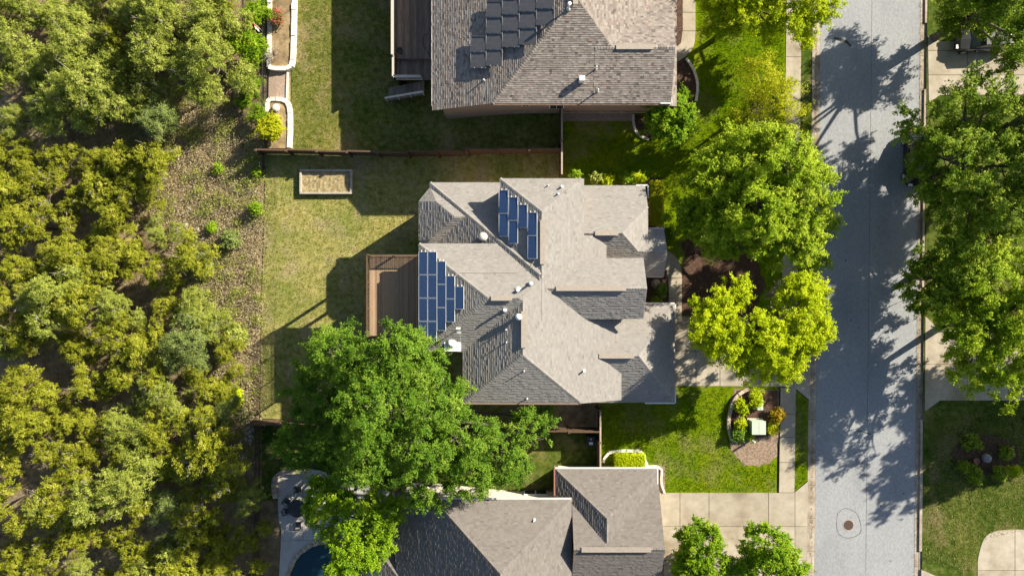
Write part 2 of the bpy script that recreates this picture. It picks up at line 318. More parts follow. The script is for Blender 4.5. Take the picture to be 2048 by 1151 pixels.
# manhole, sealant ring and tar marks on the road
def tarline(name, pts, wd, label, cat='crack'):
    ps = [W3(a, b, RZ + .004) for a, b in pts]; L_, R_ = [], []
    for i, p in enumerate(ps):
        d = (ps[min(i + 1, len(ps) - 1)] - ps[max(i - 1, 0)]).normalized(); nrm = Vector((-d.y, d.x, 0)); q = wd * (.6 + .8 * rnd.random())
        L_.append(p + nrm * q); R_.append(p - nrm * q)
    n = len(ps); MBo = MB().add(L_ + R_, [(i, n + i, n + i + 1, i + 1) for i in range(n - 1)])
    return tag(MBo.build(name, M['patch']), label, cat)
ring = curve([(1675, 1026), (1688, 1016), (1708, 1021), (1718, 1035), (1722, 1060), (1712, 1071), (1694, 1075), (1677, 1066), (1673, 1046), (1675, 1026)], 4)
tarline('sealed_crack', ring, .02, 'thin dark sealed ring around the manhole in the road')
tarline('tar_streak', [(1713, 860), (1722, 862), (1733, 865), (1742, 868)], .05, 'short dark tar streak on the road above the manhole')
tarline('tar_streak', [(1668, 76), (1682, 80), (1694, 84), (1702, 93)], .10, 'dark tar patch on the road near the top of the photo')
tarline('road_seam', [(xl(1744, y), y) for y in range(-60, 1220, 40)], .010, 'faint long seam running down the middle of the road', 'seam')
for q_, (a, b) in enumerate([(1700, 640), (1716, 655), (1768, 700), (1690, 520), (1760, 1010), (1806, 985), (1664, 960), (1780, 1120)]): tarline('oil_spot', [(a, b), (a + 1.5, b + 1), (a + 3, b + .5)], .045, ['small dark oil spot in the road level with the garage roof', 'small dark oil spot just below another near mid road', 'small dark oil spot right of the road seam in dappled shade', 'small dark oil spot in the shaded road by the porch', 'small dark oil spot up and right of the manhole', 'small dark mark near the far gutter above the manhole', 'small dark mark near the left gutter above the manhole', 'small dark oil spot below right of the manhole'][q_], 'stain')
c = W3(1697, 1049, RZ)
mh = thing('manhole', 'round rusty brown manhole cover in the grey road', 'manhole', c)
M['iron'] = surf('rusty_iron', [(.3, (.05, .03, .025)), (.7, (.12, .075, .06))], 12, .8, .6, 30)
MB().lathe(c, [(.46, .002), (.46, .012), (.40, .013)], 24).build('frame', M['kerb'], mh)
MB().lathe(c, [(.405, .0), (.405, .016), (.38, .02)], 24).build('cover', M['iron'], mh)
mb = MB()
for a in range(-3, 4): mb.box((c.x + a * .1, c.y, c.z + .022), (.03, 2 * math.sqrt(max(.01, .34 ** 2 - (a * .1) ** 2)), .01))
mb.build('tread_bar', M['iron'], mh)

# lawns (sheets)
flat_sheet('lawn_north_back', [(583, -120), (1118, -120), (1118, 304), (583, 304)], M['shade_toned_drylawn'], 0)
flat_sheet('lawn_middle_back', [(532, 306), (1118, 306), (1118, 356), (1118, 858), (1000, 858), (520, 836), (524, 600)], M['drylawn'], 0)
flat_sheet('lawn_south_side', [(524, 842), (1194, 866), (1194, 940), (1040, 1000), (700, 1000), (524, 1000)], M['shade_toned_lawn'], .002)
flat_sheet('lawn_north_front', [(1119, 200), (1290, 120), (1340, -120), (1580, -120), (1571, 300), (1564, 634), (1340, 634), (1119, 634)], M['greenlawn'], 0)
flat_sheet('lawn_middle_front', [(1196, 700), (1340, 770), (1556, 772), (1553, 990), (1320, 990), (1196, 945)], M['greenlawn'], 0)
flat_sheet('verge_strip', [(1604, -120), (1625, -120), (1620, 620), (1600, 630), (1594, 640)], M['shade_toned_lawn'], 0)
flat_sheet('verge_strip', [(1588, 776), (1617, 800), (1615, 960), (1588, 983)], M['greenlawn'], 0)
flat_sheet('lawn_across_street', [(1857, -200), (2300, -200), (2300, 1400), (1843, 1400), (1846, 800)], M['shade_toned_lawn'], 0)
flat_sheet('lawn_south_front', [(1330, 1121), (1612, 1121), (1610, 1400), (1330, 1400)], M['greenlawn'], 0)
# bare earth under the front oak, and beds
def bed(name, poly, mat, dz=.012): return flat_sheet(name, poly, mat, dz)
jit = random.Random(5)
be = [(a + jit.uniform(-7, 7), b + jit.uniform(-7, 7)) for a, b in curve([(1366, 520), (1372, 470), (1400, 476), (1455, 470), (1500, 500), (1530, 560), (1500, 625), (1450, 628)], 5)] + [(1364, 630), (1364, 540)]
bed('bare_earth', be, M['mulch'])
bed('planting_bed', [(1296, 355), (1326, 355), (1330, 500), (1340, 525), (1338, 634), (1280, 634), (1280, 400)], M['mulch'], .02)
bed('planting_bed', curve([(1340, 100), (1372, 118), (1389, 150), (1394, 178), (1391, 206), (1340, 215)], 4), M['mulch'], .02)
bed('planting_bed', curve([(1266, 228), (1268, 258), (1281, 273), (1300, 280), (1310, 240)], 4), M['mulch'], .02)
bed('planting_bed', [(1355, -100), (1365, -100), (1365, 60), (1362, 86), (1352, 94)], M['mulch'], .02)
bed('gravel_strip', [(1120, 224), (1268, 226), (1268, 242), (1120, 242)], M['gravel'], .02)
island = curve([(1470, 778), (1458, 815), (1455, 850), (1461, 882), (1466, 905), (1490, 928), (1520, 931), (1548, 918), (1555, 880)], 4)
island = [(a + rnd.uniform(-3, 3), b + rnd.uniform(-3, 3)) for a, b in island]
bed('planting_bed', island + [(1557, 779)], M['paledirt'], .012)
bed('planting_bed', [(1474, 780), (1556, 780), (1553, 868), (1500, 878), (1462, 876), (1458, 850), (1462, 815)], M['mulch'], .022)
bed('planting_bed', curve([(1900, 905), (1930, 875), (1980, 868), (2030, 890), (2035, 940), (1980, 950), (1925, 940), (1900, 905)], 4)[:-1], M['mulch'], .015)
bed('gravel_strip', [(1108, 930), (1330, 930), (1330, 990), (1108, 990)], M['paledirt'], .02)

# concrete: each slab between joints is a piece
def slabs(name, poly, cuts_x, cuts_y, top, mat=None, thick=.12, wpts=False):
    pts = poly if wpts else [tuple(W3(a, b, top)[:2]) for a, b in poly]
    cx = [-1e6] + sorted(rx(a, top) for a in cuts_x) + [1e6]; cy = [-1e6] + sorted(ry(b, top) for b in cuts_y) + [1e6]; j = .02
    root = thing(name, None, None, (sum(p[0] for p in pts) / len(pts), sum(p[1] for p in pts) / len(pts), top)); root['kind'] = 'structure'
    for i in range(len(cx) - 1):
        for k in range(len(cy) - 1):
            q = clip_rect(list(pts), cx[i] + j, cx[i + 1] - j, cy[k] + j, cy[k + 1] - j)
            if len(q) > 2:
                MB().prism(q, top - thick, top + rnd.uniform(-.004, .004)).build('slab', mat or M['conc'], root)
    return root
PT = FZ + .03
slabs('driveway', [(1335, 634), (1597, 634), (1623, 612), (1620, 800), (1590, 775), (1556, 772), (1335, 771)], [1392, 1440, 1520, 1588], [702], PT)
slabs('driveway', [(1318, 985), (1588, 985), (1616, 962), (1612, 1200), (1330, 1200), (1328, 1119), (1318, 1119)], [1360, 1418, 1537, 1590], [1052, 1120], PT)
slabs('driveway', [(1856, 72), (1880, 83), (2300, 83), (2300, 188), (1880, 190), (1858, 206)], [1935, 2010], [101, 150], PT)
slabs('driveway', [(1851, 632), (1880, 660), (2300, 665), (2300, 800), (1880, 800), (1850, 822)], [1935, 2020], [728], PT)
slabs('driveway', curve([(1958, 1190), (1955, 1135), (1960, 1100), (1972, 1072), (2000, 1060), (2060, 1058)], 5) + [(2300, 1058), (2300, 1300), (1840, 1300), (1843, 1138)], [1925, 1955, 2030], [1140], PT)
slabs('front_walk', curve([(1322, 496), (1345, 507), (1358, 524), (1363.5, 548), (1363.5, 590)], 5) + [(1363.5, 633.5), (1338, 633.5)] + curve([(1338, 590), (1336, 556), (1331, 537), (1322, 527)], 5), [], [555, 596], PT + .004)
slabs('front_walk', [(1365.5, -150), (1390, -150), (1391, 55)] + curve([(1391, 55), (1388, 90), (1374, 110), (1354, 124)], 5)[1:] + [(1353, 95), (1362, 86), (1365.5, 60)], [], [-50, 25, 62], PT)
sw = [(1573, 0), (1604.5, 0)]
def swx(y, e): return (1573.5 if e == 0 else 1604) - .0155 * y
slabs('sidewalk', [(swx(-200, 0), -200), (swx(-200, 1), -200), (swx(631, 1), 631), (swx(631, 0), 631)], [], [y for y in range(-180, 631, 49)], PT + .002)
slabs('sidewalk', [(swx(774, 0), 775), (swx(774, 1), 775), (swx(984, 1), 984), (swx(984, 0), 984)], [], [827, 874, 924], PT + .002)

# ------------------------------------------------------------------ roofs: blocks bounded by sloping planes
class Plane:
    def __init__(s, d, pt, ze, p):     # inward unit direction d, a point on the eave line, eave height, pitch
        s.d = d; s.pt = pt; s.ze = ze; s.p = p
    def z(s, q): return s.ze + s.p * ((q[0] - s.pt[0]) * s.d[0] + (q[1] - s.pt[1]) * s.d[1])
def PN(py, ze, p): return Plane((0, -1), (0, ry(py, ze)), ze, p)      # faces north, eave at photo row py
def PS(py, ze, p): return Plane((0, 1), (0, ry(py, ze)), ze, p)
def PW(px, ze, p): return Plane((1, 0), (rx(px, ze), 0), ze, p)
def PE(px, ze, p): return Plane((-1, 0), (rx(px, ze), 0), ze, p)
def ray_on(pl, px, py):
    z = pl.ze
    for _ in range(30): z = pl.z((rx(px, z), ry(py, z)))
    return W3(px, py, z)
def shingle(name, pl, poly, mat, parent, seed, expo=.142, wid=(.16, .34), t=.03, sig=.12):
    """courses of overlapping tabs on one slope; poly = convex XY outline"""
    r = random.Random(seed); cs = 1 / math.sqrt(1 + pl.p ** 2); d = Vector((pl.d[0], pl.d[1], 0)); u = Vector((-pl.d[1], pl.d[0], 0))
    if pl.p < .01: return
    nrm = Vector((-pl.p * pl.d[0], -pl.p * pl.d[1], 1)).normalized()
    uv = [((q[0] * u.x + q[1] * u.y), ((q[0] - pl.pt[0]) * d.x + (q[1] - pl.pt[1]) * d.y)) for q in poly]
    st = expo * cs; v0 = min(a[1] for a in uv); v1 = max(a[1] for a in uv); n = int((v1 - v0) / st) + 1
    b = base_of(parent); V, F, T = [], [], []
    org = Vector((pl.pt[0], pl.pt[1], 0)); org = org - u * (org.dot(u))
    def P3(a, c, h): q = org + u * a + d * c; return (q.x + nrm.x * h - b.x, q.y + nrm.y * h - b.y, pl.ze + pl.p * c + nrm.z * h - b.z)
    for i in range(n):
        c0, c1 = v0 + i * st, min(v0 + (i + 1) * st, v1)
        def span(c):
            xs_ = []
            for k in range(len(uv)):
                (a0, b0), (a1, b1) = uv[k], uv[(k + 1) % len(uv)]
                if (b0 - c) * (b1 - c) <= 0 and abs(b0 - b1) > 1e-9: xs_.append(a0 + (a1 - a0) * (c - b0) / (b1 - b0))
            return (min(xs_), max(xs_)) if len(xs_) > 1 else None
        s0, s1 = span(c0 + 1e-5), span(c1 - 1e-5)
        if not s0 or not s1: continue
        lo, hi = min(s0[0], s1[0]), max(s0[1], s1[1]); a = lo
        while a < hi - 1e-4:
            e = min(hi, a + r.uniform(*wid))
            if hi - e < .1: e = hi
            A0, E0 = max(a, s0[0]), min(e, s0[1]); A1, E1 = max(a, s1[0]), min(e, s1[1])
            if E0 - A0 > .003 or E1 - A1 > .003:
                E0, E1 = max(E0, A0), max(E1, A1)
                if A0 > s0[1]: A0 = E0 = s0[1]
                if A1 > s1[1]: A1 = E1 = s1[1]
                h = t * r.uniform(.65, 1.35); k = len(V)
                V += [P3(A0, c0, h), P3(E0, c0, h), P3(E1, c1, .003), P3(A1, c1, .003), P3(A0, c0, -.01), P3(E0, c0, -.01)]
                F += [(k, k + 1, k + 2, k + 3), (k + 4, k + 5, k + 1, k)]; T += [min(1, max(0, r.gauss(.5, sig)))] * 6
            a = e
    if not F: return
    # keep the upper side outwards
    a0, a1, a2 = (Vector(V[F[0][i]]) for i in (0, 1, 2))
    if (a1 - a0).cross(a2 - a0).dot(nrm) < 0: F = [f[::-1] for f in F]
    me = np_mesh(name, V, F, T); o = link(name, me, mat, parent); o['kind'] = 'stuff'; return o
def roof(parent, planes, rect, mat, wall=None, wz=None, inset=.38, seed=1, expo=.148, t=.03, caps=True, name='roof', fascia='fascia', wrect=None, nocap=()):
    """rect = x0,x1,y0,y1 in metres"""
    x0, x1, y0, y1 = rect; R0 = [(x0, y0), (x1, y0), (x1, y1), (x0, y1)]
    rf = None; deckm = MB(); polys = []
    for i, pl in enumerate(planes):
        q = R0
        for j, o2 in enumerate(planes):
            if j != i and len(q) > 2: q = clip_half(q, lambda p, o2=o2: o2.z(p) - pl.z(p) + (1e-7 if j > i else -1e-7))
        polys.append(q if len(q) > 2 else None)
        if len(q) > 2:
            deckm.prism(q, lambda p, pl=pl: pl.z(p) - .17, lambda p, pl=pl: pl.z(p) - .004)
    rf = deckm.build(name, M[fascia], parent)
    for i, q in enumerate(polys):
        if q: shingle('shingle_field', planes[i], q, M[mat], rf, seed * 10 + i, expo, t=t, sig=.2 if mat == 'sh_up' else .11)
    if caps:
        for i in range(len(planes)):
            for j in range(i + 1, len(planes)):
                if not polys[i] or not polys[j] or (i, j) in nocap: continue
                pts = [p for p in polys[i] if abs(planes[i].z(p) - planes[j].z(p)) < 1e-3 and any(abs(p[0] - r_[0]) + abs(p[1] - r_[1]) < 1e-3 for r_ in polys[j])]
                if len(pts) >= 2:
                    a, b = pts[0], pts[-1]; A = Vector((a[0], a[1], planes[i].z(a) + .012)); B = Vector((b[0], b[1], planes[i].z(b) + .012))
                    Ln = (B - A).length
                    if Ln < .4: continue
                    nC = max(1, int(Ln / .2)); di, dj = planes[i], planes[j]; up = A.z < B.z
                    if not up: A, B = B, A
                    V, F, T = [], [], []; dd = (B - A) / nC; bb = base_of(rf)
                    for c_ in range(nC):
                        P0 = A + dd * c_; P1 = A + dd * (c_ + 1.15 if c_ < nC - 1 else c_ + 1); tn = min(1, max(0, rnd.gauss(.5, .15)))
                        for pl in (di, dj):
                            k = len(V); s_ = Vector((-pl.d[0], -pl.d[1], -pl.p)).normalized(); s_ = (s_ - dd.normalized() * s_.dot(dd.normalized())).normalized() * .15; up_ = Vector((0, 0, .03))
                            V += [P0 + up_ - bb, P1 + Vector((0, 0, .012)) - bb, P1 + s_ + Vector((0, 0, .008)) - bb, P0 + s_ + Vector((0, 0, .026)) - bb]; F.append((k, k + 1, k + 2, k + 3)); T += [tn] * 4
                    me = np_mesh('ridge_cap', [tuple(v) for v in V], F, T); link('ridge_cap', me, M[mat], rf)['kind'] = 'stuff'
    if wall:
        a, b_, c_, d_ = wrect or (x0 + inset, x1 - inset, y0 + inset, y1 - inset); Rw = [(a, c_), (b_, c_), (b_, d_), (a, d_)]; wm = MB()
        for i, pl in enumerate(planes):
            q = Rw
            for j, o2 in enumerate(planes):
                if j != i and len(q) > 2: q = clip_half(q, lambda p, o2=o2: o2.z(p) - pl.z(p))
            if len(q) > 2: wm.prism(q, wz if wz is not None else g(a) - .1, lambda p, pl=pl: pl.z(p) - .18)
        wm.build('wall', M[wall], parent)
    return rf
def X_(px, z): return rx(px, z)
def Y_(py, z): return ry(py, z)

# ---- the middle house
ZE, ZL = 8.2, 5.6
hm = thing('house', 'tan shingled two-storey house in the middle with two blue solar arrays', 'house', (2, 0, 1.0))
EP = Plane((-1, 0), (5.1, 0), ZE, .47)                       # the long east slope
m1W, m1N = PW(1000, ZE, .47), PN(357, ZE, .55)
roof(hm, [m1W, m1N, EP], (X_(1000, ZE), 5.25, Y_(640, ZE), Y_(357, ZE)), 'sh_mid', 'tanwall', 0, seed=1)
m2W, m2N, m2S = PW(838, ZE, .42), PN(487, ZE, .55), PS(703, ZE, .55)
roof(hm, [m2W, m2N, m2S, EP], (X_(838, ZE), 2.2, Y_(703, ZE), Y_(487, ZE)), 'sh_mid', 'tanwall', -.2, seed=2, nocap=((1, 3), (2, 3), (0, 3)))
m3W, m3S = PW(926, ZE, .47), PS(806, ZE, .55)
roof(hm, [m3W, m2N, m3S, EP], (X_(926, ZE), 7.0, Y_(806, ZE), Y_(487, ZE)), 'sh_mid', 'tanwall', 0, seed=3, nocap=((0, 1), (1, 3)))
lN, lW = PN(365, ZL, .58), PW(860, ZL, .50)
roof(hm, [lN, lW], (X_(860, ZL), 2.0, Y_(560, ZL), Y_(365, ZL)), 'sh_mid', 'tanwall', -.2, seed=4)
# corner bay with chamfered hips
bW, bN, bS = PW(838, ZL, .5), PN(375, ZL, .6), PS(499, ZL, .6)
def chamfer(a, b, ze, p):
    A, B = W3(*a, ze), W3(*b, ze); d = (B - A).normalized(); n = Vector((-d.y, d.x)); c_ = W3(905, 437, ze) - A
    if n.x * c_.x + n.y * c_.y < 0: n = -n
    return Plane((n.x, n.y), (A.x, A.y), ze, p)
def roof_poly(parent, planes, poly, mat, wall, wz, seed, inset=.4):
    deckm = MB(); wm = MB(); cx = sum(p[0] for p in poly) / len(poly); cy = sum(p[1] for p in poly) / len(poly); fields = []
    pw = [(cx + (p[0] - cx) * .88, cy + (p[1] - cy) * .88) for p in poly]
    for i, pl in enumerate(planes):
        q, qw = poly, pw
        for j, o2 in enumerate(planes):
            if j != i:
                if len(q) > 2: q = clip_half(q, lambda p, o2=o2: o2.z(p) - pl.z(p))
                if len(qw) > 2: qw = clip_half(qw, lambda p, o2=o2: o2.z(p) - pl.z(p))
        if len(q) > 2: deckm.prism(q, lambda p, pl=pl: pl.z(p) - .17, lambda p, pl=pl: pl.z(p) - .004); fields.append((pl, q))
        if len(qw) > 2: wm.prism(qw, wz, lambda p, pl=pl: pl.z(p) - .18)
    rf = deckm.build('roof', M['fascia'], parent); wm.build('wall', M[wall], parent)
    for i, (pl, q) in enumerate(fields): shingle('shingle_field', pl, q, M[mat], rf, seed * 10 + i)
    return rf
bp = [tuple(W3(a, b, ZL)[:2]) for a, b in ((838, 402), (861, 374), (960, 374), (960, 500), (852, 500), (838, 480))]
roof_poly(hm, [bW, bN, bS, chamfer((838, 402), (861, 374), ZL, .6), chamfer((852, 500), (838, 480), ZL, .6)], bp, 'sh_mid', 'tanwall', -.2, 5)
# upper front gable
gN, gS = PN(516, ZE - .1, .6), PS(637, ZE - .1, .6)
roof(hm, [gN, gS], (2.0, X_(1287.5, ZE), Y_(637, ZE - .1), Y_(516, ZE - .1)), 'sh_mid', 'tanwall', FZ - .1, seed=6)
# lower front: half-hipped wing, porch and garage
ZF = 5.45
nN, nS = PN(371, ZF, .62), PS(571, ZF, .62)
yr = (nN.pt[1] + nS.pt[1]) / 2; zr = nN.z((0, yr)); xh = X_(1245, zr)
nE = Plane((-1, 0), (xh, 0), zr, .62)
roof(hm, [nN, nS, nE], (4.0, X_(1294, 6.2), Y_(571, ZF), Y_(371, ZF)), 'sh_mid', 'tanwall', FZ - .1, seed=7, wrect=(4.3, X_(1294, 6.2) - .4, Y_(560, ZF), Y_(371, ZF) - .4))
zp = nS.z((0, Y_(503, 6.6))); pN_ = Plane((0, -1), (0, Y_(503, zp)), zp, -.0); pN_ = Plane((0, -1), (0, Y_(503, zp) + 1.75), zp - .62 * 1.75, .62)
roof(hm, [pN_, nS], (7.5, X_(1326, 5.6), Y_(552, 5.7), pN_.pt[1]), 'sh_mid', 'tanwall', FZ - .1, seed=8, wrect=(7.8, X_(1300, 5.6), Y_(540, 5.7), pN_.pt[1] - .4))
zgz = 5.3
aN, aS, aE = PN(607, zgz, .6), PS(804, zgz, .6), PE(1349, zgz, .72)
roof(hm, [aN, aS, aE, ], (4.6, X_(1349, zgz), Y_(804, zgz), Y_(607, zgz)), 'sh_mid', 'tanwall', FZ - .1, seed=9)
# east slope carried down over the front rooms
lowE = Plane((-1, 0), (5.1, 0), ZE, .47)
roof(hm, [lowE], (4.9, 8.2, Y_(806, ZE) + .01, Y_(640, ZE)), 'sh_mid', None, seed=10)
roof(hm, [lowE], (4.9, 6.9, Y_(640, ZE), Y_(470, ZE)), 'sh_mid', None, seed=11)
MB().box((6.2, (Y_(806, ZE) + Y_(640, ZE)) / 2 + .3, 4.2), (2.8, Y_(640, ZE) - Y_(806, ZE) - 1.2, 3.6)).build('wall', M['tanwall'], hm)
# gutters on the corners, as pale lines round the eaves
def gutter(parent, a, b, z, mat='gutter', wd=.11):
    A, B = W3(*a, z), W3(*b, z); MB().beam(A, B, wd, .11).build('gutter', M[mat], parent)
for a, b, z in (((1272, 370.3), (1295, 370.3), ZF - .02), ((1296, 371), (1296, 396), ZF - .02), ((1294, 456.4), (1326, 456.4), 5.62), ((1326.7, 457), (1326.7, 552), 5.55), ((1289, 553), (1326, 553), 5.6),
                ((1289, 606), (1349, 606), zgz), ((1350.3, 607), (1350.3, 635), zgz), ((1350.3, 776), (1350.3, 805), zgz), ((1290, 805.3), (1350, 805.3), zgz)):
    gutter(hm, a, b, z)
MB().beam(W3(923, 806.5, ZE), W3(1158, 807, ZE), .1, .1).build('gutter', M['fascia'], hm)
# ridge vents (dark rimmed strips along the ridges)
def ridge_vent(parent, a, b, wd=.34, mat='sh_mid'):
    d = b - a; mb = MB().beam(a + Vector((0, 0, .05)), b + Vector((0, 0, .05)), wd, .07); o = mb.build('ridge_vent', M['cap_' + mat] if 'cap_' + mat in M else M['timber'], parent)
M['cap_sh_mid'] = surf('ridge_vent_cap', [(.3, (.28, .235, .19)), (.7, (.36, .31, .26))], 6, .9, .2); M['cap_sh_up'] = M['cap_sh_mid']; M['cap_sh_low'] = surf('grey_ridge_vent_cap', [(.3, (.24, .21, .175)), (.7, (.32, .28, .24))], 6, .9, .2)
x1r = (m1W.pt[0] + 5.1) / 2; z1r = m1W.z((x1r, 0)); ridge_vent(hm, Vector((x1r + .05, Y_(440, z1r), z1r)), Vector((x1r + .05, Y_(528, z1r), z1r)))
x3r = (m3W.pt[0] + 5.1) / 2; z3r = m3W.z((x3r, 0)); ridge_vent(hm, Vector((x3r + .05, Y_(622, z3r), z3r)), Vector((x3r + .05, Y_(695, z3r), z3r)))
y2r = (m2N.pt[1] + m2S.pt[1]) / 2; z2r = m2N.z((0, y2r)); ridge_vent(hm, Vector((X_(982, z2r), y2r, z2r)), Vector((X_(1024, z2r), y2r, z2r)))
ygr = (gN.pt[1] + gS.pt[1]) / 2; zgr = gN.z((0, ygr)); ridge_vent(hm, Vector((X_(1112, zgr), ygr, zgr)), Vector((X_(1252, zgr), ygr, zgr)))
ridge_vent(hm, Vector((X_(1190, zr), yr, zr)), Vector((X_(1236, zr), yr, zr)))
yar = (aN.pt[1] + aS.pt[1]) / 2; zar = aN.z((0, yar)); ridge_vent(hm, Vector((X_(1198, zar), yar, zar)), Vector((X_(1268, zar), yar, zar)))

# ---- roof fittings of the middle house
def pipe_vent(parent, p, h, r, mat='white', name='vent_pipe', collar=True):
    mb = MB().tube([p - Vector((0, 0, .15)), p + Vector((0, 0, h))], [r, r], 8)
    o = mb.build(name, M[mat], parent)
    if collar: MB().lathe(p, [(r * 2.4, -.06), (r * 2.2, .03), (r * 1.2, .09)], 10).build('flashing', M['grey'], o)
    return o
for (px, py, pl, h, r) in ((1096, 371, m1N, .3, .04), (1123, 374, m1N, .35, .07), (1116, 388, m1N, .35, .05), (1009, 619, m2S, .6, .09), (1012, 659, m3W, .35, .035), (1013, 684, m3W, .35, .035), (1048, 741, m3S, .4, .035), (1054, 796, m3S, .35, .04), (1167, 741, EP, .45, .07), (1061, 567, EP, .75, .08), (1036, 580, m2N, .35, .12)):
    pipe_vent(hm, ray_on(pl, px, py), h, r)
p = ray_on(m3W, 1037, 633); o = MB().lathe(p, [(.14, -.1), (.14, .25), (.24, .3), (.22, .42), (.08, .48)], 14).build('round_vent', M['white'], hm, True)
p = ray_on(lW, 966, 474); o = MB().lathe(p, [(.2, -.1), (.2, .18), (.33, .24), (.34, .34), (.27, .5), (.1, .58)], 16).build('turbine_vent', M['cream'], hm, True)
mb = MB()
for k in range(16):
    a = k * math.pi / 8; mb.beam(p + Vector((math.cos(a) * .345, math.sin(a) * .345, .24)), p + Vector((math.cos(a) * .2, math.sin(a) * .2, .54)), .015, .05)
mb.build('fin', M['grey'], o)
# chimney with white cap
c = W3(905, 687, 8.6); ch = MB().box((c.x, c.y, 4.3), (1.1, .95, 8.4)).build('chimney', M['tanwall'], hm)
MB().box((c.x, c.y, 8.56), (1.22, 1.08, .12)).build('chimney_cap', M['white'], ch)
MB().lathe((c.x - .08, c.y + .05, 8.62), [(.36, 0), (.36, .06), (.27, .09), (.25, .22), (.12, .27)], 18).build('flue_cap', M['white'], ch, True)
p = ray_on(m2S, 921, 655); mb = MB().tube([p - Vector((0, 0, .2)), p + Vector((0, 0, 1.5))], [.03, .03], 6).tube([p + Vector((0, 0, 1.4)), p + Vector((.05, -1.1, .35))], [.018, .018], 6); an = mb.build('mast', M['grey'], hm)
MB().box(p + Vector((-.05, .05, 1.5)), (.28, .14, .12)).build('mast_head', M['white'], an); MB().box(p + Vector((0, -.25, 1.35)), (.3, .05, .05)).build('mast_arm', M['white'], an)
# conduit across the roof
pts = [ray_on(m2W, 911, 553) + Vector((0, 0, .15))] + [ray_on(m2N, a, b) + Vector((0, 0, .06)) for a, b in ((915, 544), (950, 545), (1000, 545), (1035, 544), (1050, 541))] + [ray_on(lW, 1060, 536) + Vector((0, 0, .10)), ray_on(m1W, 1068, 522) + Vector((0, 0, .10))]
MB().tube(pts, [.013] * len(pts), 6).build('conduit', M['rail'], hm)

# ------------------------------------------------------------------ solar panels
def solar(pl, xa, xb, ya, yb, lift, label, group, cell, frame, mats_grey=False):
    """panel over the photo rectangle xa..xb, ya..yb on a slope"""
    A = ray_on(pl, xa, (ya + yb) / 2); B = ray_on(pl, xb, (ya + yb) / 2); C_ = ray_on(pl, (xa + xb) / 2, ya); D = ray_on(pl, (xa + xb) / 2, yb)
    cen = (A + B) / 2; cen.y = (C_.y + D.y) / 2; ln = (B - A).length; wd = abs(C_.y - D.y)
    sx = (B - A).normalized(); sy = Vector((0, 1, 0)); n = sx.cross(sy).normalized(); m = Matrix((sx, sy, n)).transposed(); cen = cen + n * lift
    t_ = thing('solar_panel', label, 'solar panel', cen, group); Lx, Ly, fr = ln - (.006 if cell == 'pv_grey' else .02), wd - (.006 if cell == 'pv_grey' else .025), .022 if cell == 'pv_grey' else .028
    mb = MB()
    for s in (-1, 1):
        mb.box(cen + m @ Vector((s * (Lx / 2 - fr / 2), 0, 0)), (fr, Ly, .05), m=m); mb.box(cen + m @ Vector((0, s * (Ly / 2 - fr / 2), 0)), (Lx - 2 * fr, fr, .05), m=m)
    mb.build('frame', M[frame], t_)
    me_o = MB().box(cen, (Lx - 2 * fr, Ly - 2 * fr, .03)).build('cell_sheet', M[cell], t_); me_o.rotation_euler = m.to_euler()
    return t_, m, cen
ORD = ['top', 'second', 'third', 'fourth', 'fifth']; COLN = ['first', 'second', 'third', 'fourth', 'fifth']
cols = [(839, 857, 503, 4), (857, 875.5, 503, 4), (875.5, 893.5, 522, 3), (893.5, 911.5, 551, 2), (911.5, 929.5, 572, 1)]
rails = []
for ci, (a, b, y0, n) in enumerate(cols):
    for r_ in range(n):
        t_, m_, c_ = solar(m2W, a, b, y0 + 46.3 * r_, y0 + 46.3 * (r_ + 1), .13, f'blue solar panel beside the wooden deck, {COLN[ci]} column from deck, {ORD[r_]} in column', 'blue solar panels beside the deck', 'pv_blue', 'panelframe')
    rails.append((m2W, a, b, y0 - 3, y0 + 46.3 * n + 2, 'beside the deck', COLN[ci]))
cols = [(999, 1018.5, 380, 2), (1018.5, 1037.5, 394, 2), (1037.5, 1056.5, 409, 1), (1056.5, 1076, 424.5, 2)]
for ci, (a, b, y0, n) in enumerate(cols):
    for r_ in range(n):
        solar(m1W, a, b, y0 + 46.6 * r_, y0 + 46.6 * (r_ + 1), .13, f'blue solar panel near the middle roof ridge, {COLN[ci]} column from left, {ORD[r_]} in column', 'blue solar panels near the ridge', 'pv_blue', 'panelframe')
    rails.append((m1W, a, b, y0 - 3, y0 + 46.6 * n + 2, 'near the ridge', COLN[ci]))
for pl, a, b, y0, y1, where, cn in rails:
    for f, nm in ((.28, 'lower'), (.72, 'upper')):
        px = a + (b - a) * f; A, B = ray_on(pl, px, y0), ray_on(pl, px, y1); n = Vector((-pl.p, 0, 1)).normalized(); mb = MB(); mb.beam(A + n * .075, B + n * .075, .04, .05)
        k = max(2, int((A - B).length / 1.2))
        for i in range(k + 1): q = A.lerp(B, (i + .2) / (k + .4)); mb.beam(q - n * .03, q + n * .075, .05, .05)
        tag(mb.build('mounting_rail', M['white']), f'{nm} white rail under the {cn} column of blue panels {where}', 'rail', 'solar mounting rails')

